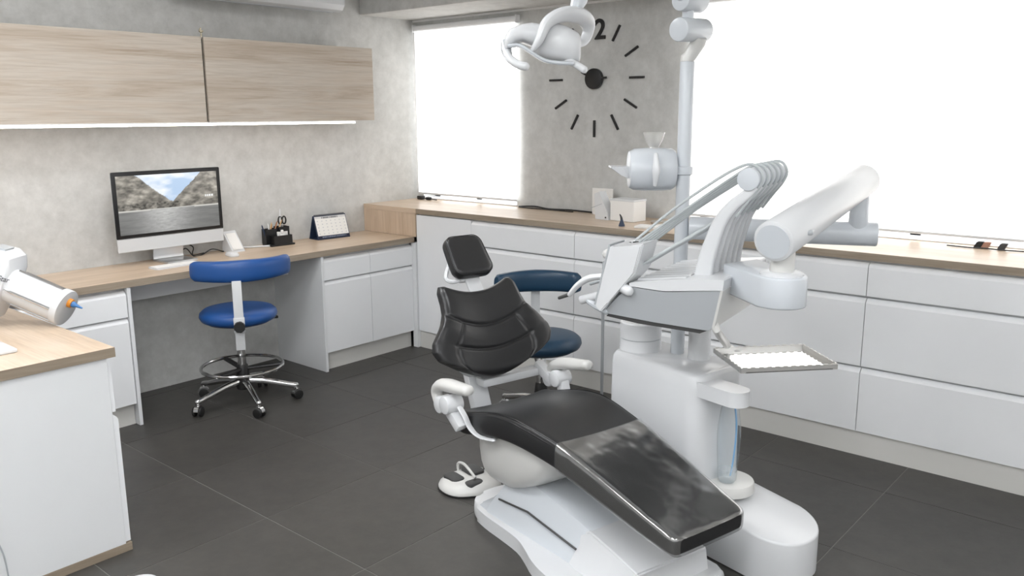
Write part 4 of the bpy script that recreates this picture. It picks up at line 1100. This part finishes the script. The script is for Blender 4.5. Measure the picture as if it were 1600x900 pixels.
for (x, y, hh, lean, mt, lb) in pens:
    bm = NB(); b_tube(bm, [(x, y, .016), (x+lean*.9, y, hh-.012), (x+lean, y, hh)], [.0045, .0045, .0015], 7)
    o = single('pencil' if 'pencil' in lb else 'pen', bm, mt, lb, 'pencil' if 'pencil' in lb else 'pen', (x, y, .016), 'pens in the desk organiser'); o.matrix_basis = ph.matrix_basis @ Matrix.Translation((x, y, .016))
sc_ = thing('scissors', 'black-handled scissors standing in the desk organiser', 'scissors', (0, 0, 0)); sc_.matrix_basis = ph.matrix_basis @ Matrix.Translation((.05, .03, .016))
bm = NB(); b_box(bm, -.006, .006, -.002, .002, 0, .10, .001, 1); obj('blades', bm, 'steel', sc_)
for sg in (-1, 1):
    bm = NB(); b_tube(bm, [(sg*.014+.013*cos(2*pi*k/18), 0, .135+.024*sin(2*pi*k/18)) for k in range(18)], .005, 8, closed=True); obj('handle', bm, 'rubber_black', sc_)
# calendar
ca_ = thing('desk_calendar', 'desk calendar on a dark blue stand with white page', 'calendar', (3.49, 4.60, Dz), radians(-5))
cw, chh = .125, .155
bm = NB(); b_loft(bm, [[(x, -.05, .0005), (x, -.046, .0005), (x, .006, chh), (x, .002, chh)] for x in (-cw, cw)]); obj('front_board', bm, 'navy', ca_, smooth=False)
bm = NB(); b_loft(bm, [[(x, .056, .0005), (x, .060, .0005), (x, .008, chh), (x, .004, chh)] for x in (-cw, cw)]); obj('back_board', bm, 'navy', ca_, smooth=False)
bm = NB(); b_box(bm, -cw, cw, -.05, .06, .0004, .003); obj('base_board', bm, 'navy', ca_, smooth=False)
bm = NB(); b_tube(bm, [(-cw+.01, .004, chh+.003), (cw-.01, .004, chh+.003)], .005, 8); obj('binding', bm, 'text_grey', ca_)
def page(x, y):
    w = lin((232, 231, 228))
    if y > .9: return lin((90, 92, 98)) if (int(x*60) % 3 and .2 < x < .75 and y < .97) else lin((205, 205, 205))
    if y < .13: return lin((28, 36, 58)) if not (.12 < x < .9 and .045 < y < .09 and int(x*70) % 4) else lin((120, 130, 150))
    if (x*7) % 1 > .93 or (y*7) % 1 > .93: return lin((196, 197, 200))
    if .35 < (x*7) % 1 < .6 and .4 < (y*7) % 1 < .65: return lin((188, 190, 196))
    return w
M = ca_.matrix_basis
print_grid('page', 84, 56, page, M @ Vector((-cw+.006, -.0520, .006)), (M.to_3x3() @ Vector((2*cw-.012, 0, 0))), (M.to_3x3() @ Vector((0, .0487, chh-.012))), 'page_print', ca_)

# ================================================================== ON THE WINDOW COUNTER
Cz = CT1
# wall clock
CY, CZ_ = 3.085, 1.788
ck = thing('wall_clock', 'frameless black wall clock with bar markers on the concrete pillar', 'clock', (XW, CY, CZ_))
bm = NB(); b_cyl(bm, (XW-.001, CY, CZ_), (XW-.03, CY, CZ_), .062, n=40, bev=.004); obj('hub', bm, 'black_satin', ck, world=True)
for h in range(1, 12):
    a = radians(90-30*h)
    d = Vector((0, -cos(a), sin(a))); p = Vector((0, sin(a), cos(a)))
    q = Matrix((d, p, Vector((-1, 0, 0)))).transposed().to_4x4(); q.translation = Vector((XW-.001, CY, CZ_))
    bm = NB(); b_box(bm,   .25, .353, -.0065, .0065, 0, .012, .001, 1, q); obj('hour_marker', bm, 'black_satin', ck, world=True)
bm = text_mesh('12', .165, .004, bold=.003)
q = Matrix((Vector((0, -1, 0)), Vector((0, 0, 1)), Vector((-1, 0, 0)))).transposed().to_4x4(); q.translation = Vector((XW-.006, CY+.008, CZ_+.285))
bmesh.ops.transform(bm, matrix=q, verts=bm.verts); obj('numeral', bm, 'black_satin', ck, world=True, smooth=False)
for (deg, l0, l1, w) in ((155, -.06, .10, .0055), (3, -.05, .10, .006)):
    a = radians(deg); d = Vector((0, -cos(a), sin(a))); p = Vector((0, sin(a), cos(a)))
    q = Matrix((d, p, Vector((-1, 0, 0)))).transposed().to_4x4(); q.translation = Vector((XW-.026, CY, CZ_))
    bm = NB(); b_box(bm, l0, l1, -w, w, -.002, .002, 0, 1, q); obj('clock_hand', bm, 'black_satin', ck, world=True, smooth=False)
# small black adapters by the left window, cable along the pillar
p = at_z(688, 309, Cz); p.x = 4.33
t = thing('cable_plug', 'small black plug and cable ends lying under the left blind', 'plug', (p.x, p.y, Cz))
bm = NB(); b_box(bm, -.02, .02, -.0, .05, .001, .028, .006); obj('plug_body', bm, 'rubber_black', t)
bm = NB(); b_box(bm, -.014, .014, -.075, -.035, .001, .022, .005); obj('socket', bm, 'rubber_black', t)
bm = NB(); b_tube(bm, smooth_path([(0, .02, .01), (-.02, -.02, .012), (.0, -.06, .01), (.01, -.13, .005)], 4), .004, 7); obj('lead', bm, 'rubber_black', t)
bm = NB(); b_tube(bm, smooth_path([(4.37, 3.68, Cz+.004), (4.38, 3.55, Cz+.012), (4.365, 3.42, Cz+.005), (4.385, 3.25, Cz+.007), (4.37, 3.05, Cz+.006), (4.38, 2.86, Cz+.006)], 6), .005, 7)
single('cable', bm, 'rubber_black', 'black cable lying along the foot of the clock pillar', 'cable', (4.37, 3.3, Cz))
bm = NB(); b_tube(bm, smooth_path([(4.345, 3.66, Cz+.004), (4.335, 3.53, Cz+.004), (4.342, 3.40, Cz+.004), (4.335, 3.2, Cz+.004)], 6), .0035, 7)
single('cable', bm, 'rubber_black', 'short thin cable in front of the thicker one by the pillar', 'cable', (4.34, 3.4, Cz))
# white box, tilted card and wall plate
bx = at_z(1000, 340, Cz)
t = thing('tissue_box', 'small white cardboard box on the counter under the cuspidor', 'box', (4.20, 2.70, Cz), radians(-4))
bm = NB(); b_box(bm, -.06, .06, -.085, .085, .0005, .125, .002, 1); obj('carton', bm, 'paper', t)
bm = NB(); b_box(bm, -.062, .062, -.087, .087, .117, .128, .001, 1); obj('lid', bm, 'plastic_white', t)
t = thing('paper_dispenser', 'white folded paper dispenser leaning against the white box', 'dispenser', (4.17, 2.845, Cz), radians(-6))
bm = NB(); b_loft(bm, [[(d, .045, .0005), (d, -.055, .0005), (d, -.045, .05), (d, .02, .165), (d, .055, .15), (d, .05, .04)] for d in (-.03, .03)]); obj('shell', bm, 'plastic_white', t, angle=20)
bm = NB(); b_box(bm, -.0315, -.0295, -.035, .055, .085, .089, 0, 1, Matrix.Rotation(radians(-20), 4, 'X')); obj('slot', bm, 'plastic_grey', t, smooth=False)
bm = NB(); b_cyl(bm, (-.0305, -.035, .015), (-.033, -.035, .015), .005, n=12, bev=0); obj('stud', bm, 'rubber_black', t)
bm = NB(); b_box(bm, -.006, .006, -.075, .075, .0005, .165, .002, 1)
single('white_board', bm, 'paper', 'white upright card behind the paper dispenser', 'card', (0, 0, 0)).matrix_basis = Matrix.Translation((4.33, 2.97, Cz))
p = at_z(975, 354, Cz)
t = thing('small_brush', 'small black upright brush at the front of the counter', 'brush', (3.96, 2.585, Cz))
bm = NB(); b_lathe(bm, [(.018, .0005), (.016, .01), (.009, .03), (.006, .04)], 14); obj('foot', bm, 'navy', t)
bm = NB(); b_tube(bm, smooth_path([(0, 0, .03), (0, .004, .05), (-.002, .012, .066)], 4), [.008, .006, .003], 8, round_end=True); obj('bristles', bm, 'rubber_black', t)
for (x, y, w, l, rz, lb) in ((4.0, 2.42, .10, .16, 12, 'white paper sheet on the counter beside the black brush'), (4.11, 2.36, .09, .12, -10, 'white paper pad on the counter behind the hoses')):
    bm = NB(); b_box(bm, -w/2, w/2, -l/2, l/2, .0005, .012, .001, 1)
    o = single('paper_pad', bm, 'paper', lb, 'paper', (0, 0, 0)); o.matrix_basis = Matrix.Translation((x, y, Cz)) @ Matrix.Rotation(radians(rz), 4, 'Z')
bm = NB(); b_loft(bm, [[(x*k, y*k, z) for x, y in rrect(.07, .13, .02, 3)] for z, k in ((.0005, .9), (.012, 1), (.014, .95))]); o = single('metal_dish', bm, 'steel', 'small steel dish lying on the counter beside the paper', 'dish', (0, 0, 0)); o.matrix_basis = Matrix.Translation((4.2, 2.47, Cz)) @ Matrix.Rotation(radians(20), 4, 'Z')
# blocks with cable under the right blind
for (x_, y_, mt, lb) in ((1528, 379, 'rubber_black', 'small black slanted block under the right blind'), (1539, 380, 'copper', 'small copper-brown block beside the black block'), (1565, 381, 'plastic_dark', 'small grey block at the right, under the right blind')):
    p = at_z(x_, y_+1, Cz); p.x = min(p.x, 4.34)
    p = at_x(x_, y_, p.x); 
    bm = NB(); b_loft(bm, [[(d, -.016+k, 0.0005+z) for d, k, z in ((-.016, 0, 0), (.016, 0, 0), (.016, -.014, .03), (-.016, -.014, .03))], [(d, .014+k, 0.0005+z) for d, k, z in ((-.016, 0, 0), (.016, 0, 0), (.016, -.014, .03), (-.016, -.014, .03))]])
    bmesh.ops.bevel(bm, geom=list(bm.edges), offset=.003, segments=2, affect='EDGES')
    o = single('cable_clip', bm, mt, lb, 'block', (0, 0, 0), 'small blocks on the right counter'); o.location = (4.33, p.y, Cz)
bm = NB(); b_tube(bm, smooth_path([(4.30, 1.0, Cz+.004), (4.29, .9, Cz+.004), (4.30, .84, Cz+.005), (4.29, .76, Cz+.005), (4.31, .66, Cz+.004), (4.29, .5, Cz+.004)], 5), .003, 7)
single('cable', bm, 'rubber_black', 'thin dark cable on the right counter in front of small blocks', 'cable', (4.3, .8, Cz))

# ================================================================== LEFT: DISPENSER AND BIN
ma = thing('material_dispenser', 'white dental material dispenser with clear barrel and blue mixing tip', 'dispenser', (1.0, 3.26, IT))
MD = 3.30
def mp(x, y, k=0.0): return dep(x, y, MD+k)
side = [(-75, 392), (-42, 384), (-7, 386), (17, 391), (28, 402), (29, 420), (21, 446), (4, 478), (-8, 498), (-40, 503), (-75, 495)]
bm = NB()
hfw = Vector((fwd.x, fwd.y, 0)).normalized()
b_loft(bm, [[mp(*p)+hfw*o_+(mp(-18, 445)-mp(*p))*k for p in side] for o_, k in ((-.075, .06), (-.068, .02), (-.055, 0), (.055, 0), (.068, .02), (.075, .06))])
hb = obj('housing', bm, 'plastic_white', ma, world=True, angle=40)
bm = NB(); b_loft(bm, [[mp(x, y)+hfw*o_ for x, y in ((-22, 386), (-2, 383), (16, 388), (14, 393), (-12, 391))] for o_ in (-.03, .03)]); obj('release_button', bm, 'plastic_grey', hb, world=True)
a0, a1 = mp(6, 440), mp(104, 482)
ba = (a1-a0).normalized()
bm = NB(); b_cyl(bm, a0, a1-ba*.02, .066, n=36, bev=0); obj('barrel', bm, 'plastic_white', ma, world=True)
bm = NB(); b_cyl(bm, a1-ba*.03, a1, .073, n=40, bev=.004); obj('collar', bm, 'plastic_white', ma, world=True)
up_ = (U2-ba*U2.dot(ba)).normalized(); sd_ = ba.cross(up_)
for ang in (15, 100, 170, 250, 330):
    o_ = up_*cos(radians(ang))*.0685+sd_*sin(radians(ang))*.0685
    bm = NB(); b_tube(bm, [a0+ba*.05+o_, a1-ba*.028+o_], .0055, 8); obj('rail', bm, 'chrome', ma, world=True)
nz_ = a1+up_*.025-sd_*.0
bm = NB(); b_cyl(bm, nz_-ba*.005, nz_+ba*.014, .018, n=20, bev=.003); obj('nozzle_ring', bm, 'orange', ma, world=True)
bm = NB(); b_tube(bm, [nz_+ba*.01, nz_+ba*.022, nz_+ba*.03, nz_+ba*.056], [.012, .012, .007, .003], 12); obj('mixing_tip', bm, 'blue_tip', ma, world=True)
bm = NB(); b_box(bm, .62, 1.03, 3.14, 3.42, IT+.0005, IT+.014, .004); obj('base', bm, 'plastic_white', ma, world=True)
nk = mp(-35, 500)
bm = NB(); b_box(bm, nk.x-.10, nk.x+.03, nk.y-.06, nk.y+.06, IT+.012, nk.z+.03, .012); obj('neck', bm, 'plastic_white', ma, world=True)
bm = text_mesh('-Star', .028, .0006, .25, bold=.0004)
q = Matrix((R2*cos(radians(-13))+U2*sin(radians(-13)), U2*cos(radians(-13))-R2*sin(radians(-13)), -hfw)).transposed().to_4x4(); q.translation = mp(21, 430)-hfw*.0765
bmesh.ops.transform(bm, matrix=q, verts=bm.verts); obj('lettering', bm, 'text_grey', hb, world=True, smooth=False)
# white bin whose lid peeks in at the lower edge
p = at_z(215, 905, .2)
bn_ = thing('waste_bin', 'rounded white bin lid peeking in at the bottom edge beside the low cabinet', 'bin', (p.x-.01, p.y-.03, 0))
bm = NB(); b_lathe(bm, [(.055, .0), (.058, .01), (.062, .17), (.058, .175)], 28); obj('bucket', bm, 'plastic_white', bn_)
bm = NB(); b_lathe(bm, [(.063, .172), (.064, .186), (.056, .2), (.03, .208), (.002, .21)], 28); obj('lid', bm, 'plastic_white', bn_)
# power lead hanging down the low cabinet's end panel
bm = NB(); b_tube(bm, smooth_path([at_y(-20, 820, IY-.006), at_y(-2, 850, IY-.006), at_y(8, 875, IY-.006), at_y(14, 905, IY-.006)], 5), .0025, 6)
lp = at_y(0, 860, IY-.006)
single('cable', bm, 'plastic_grey', 'thin grey lead hanging down the end of the low cabinet', 'cable', (lp.x, lp.y, max(0, lp.z-.05)))
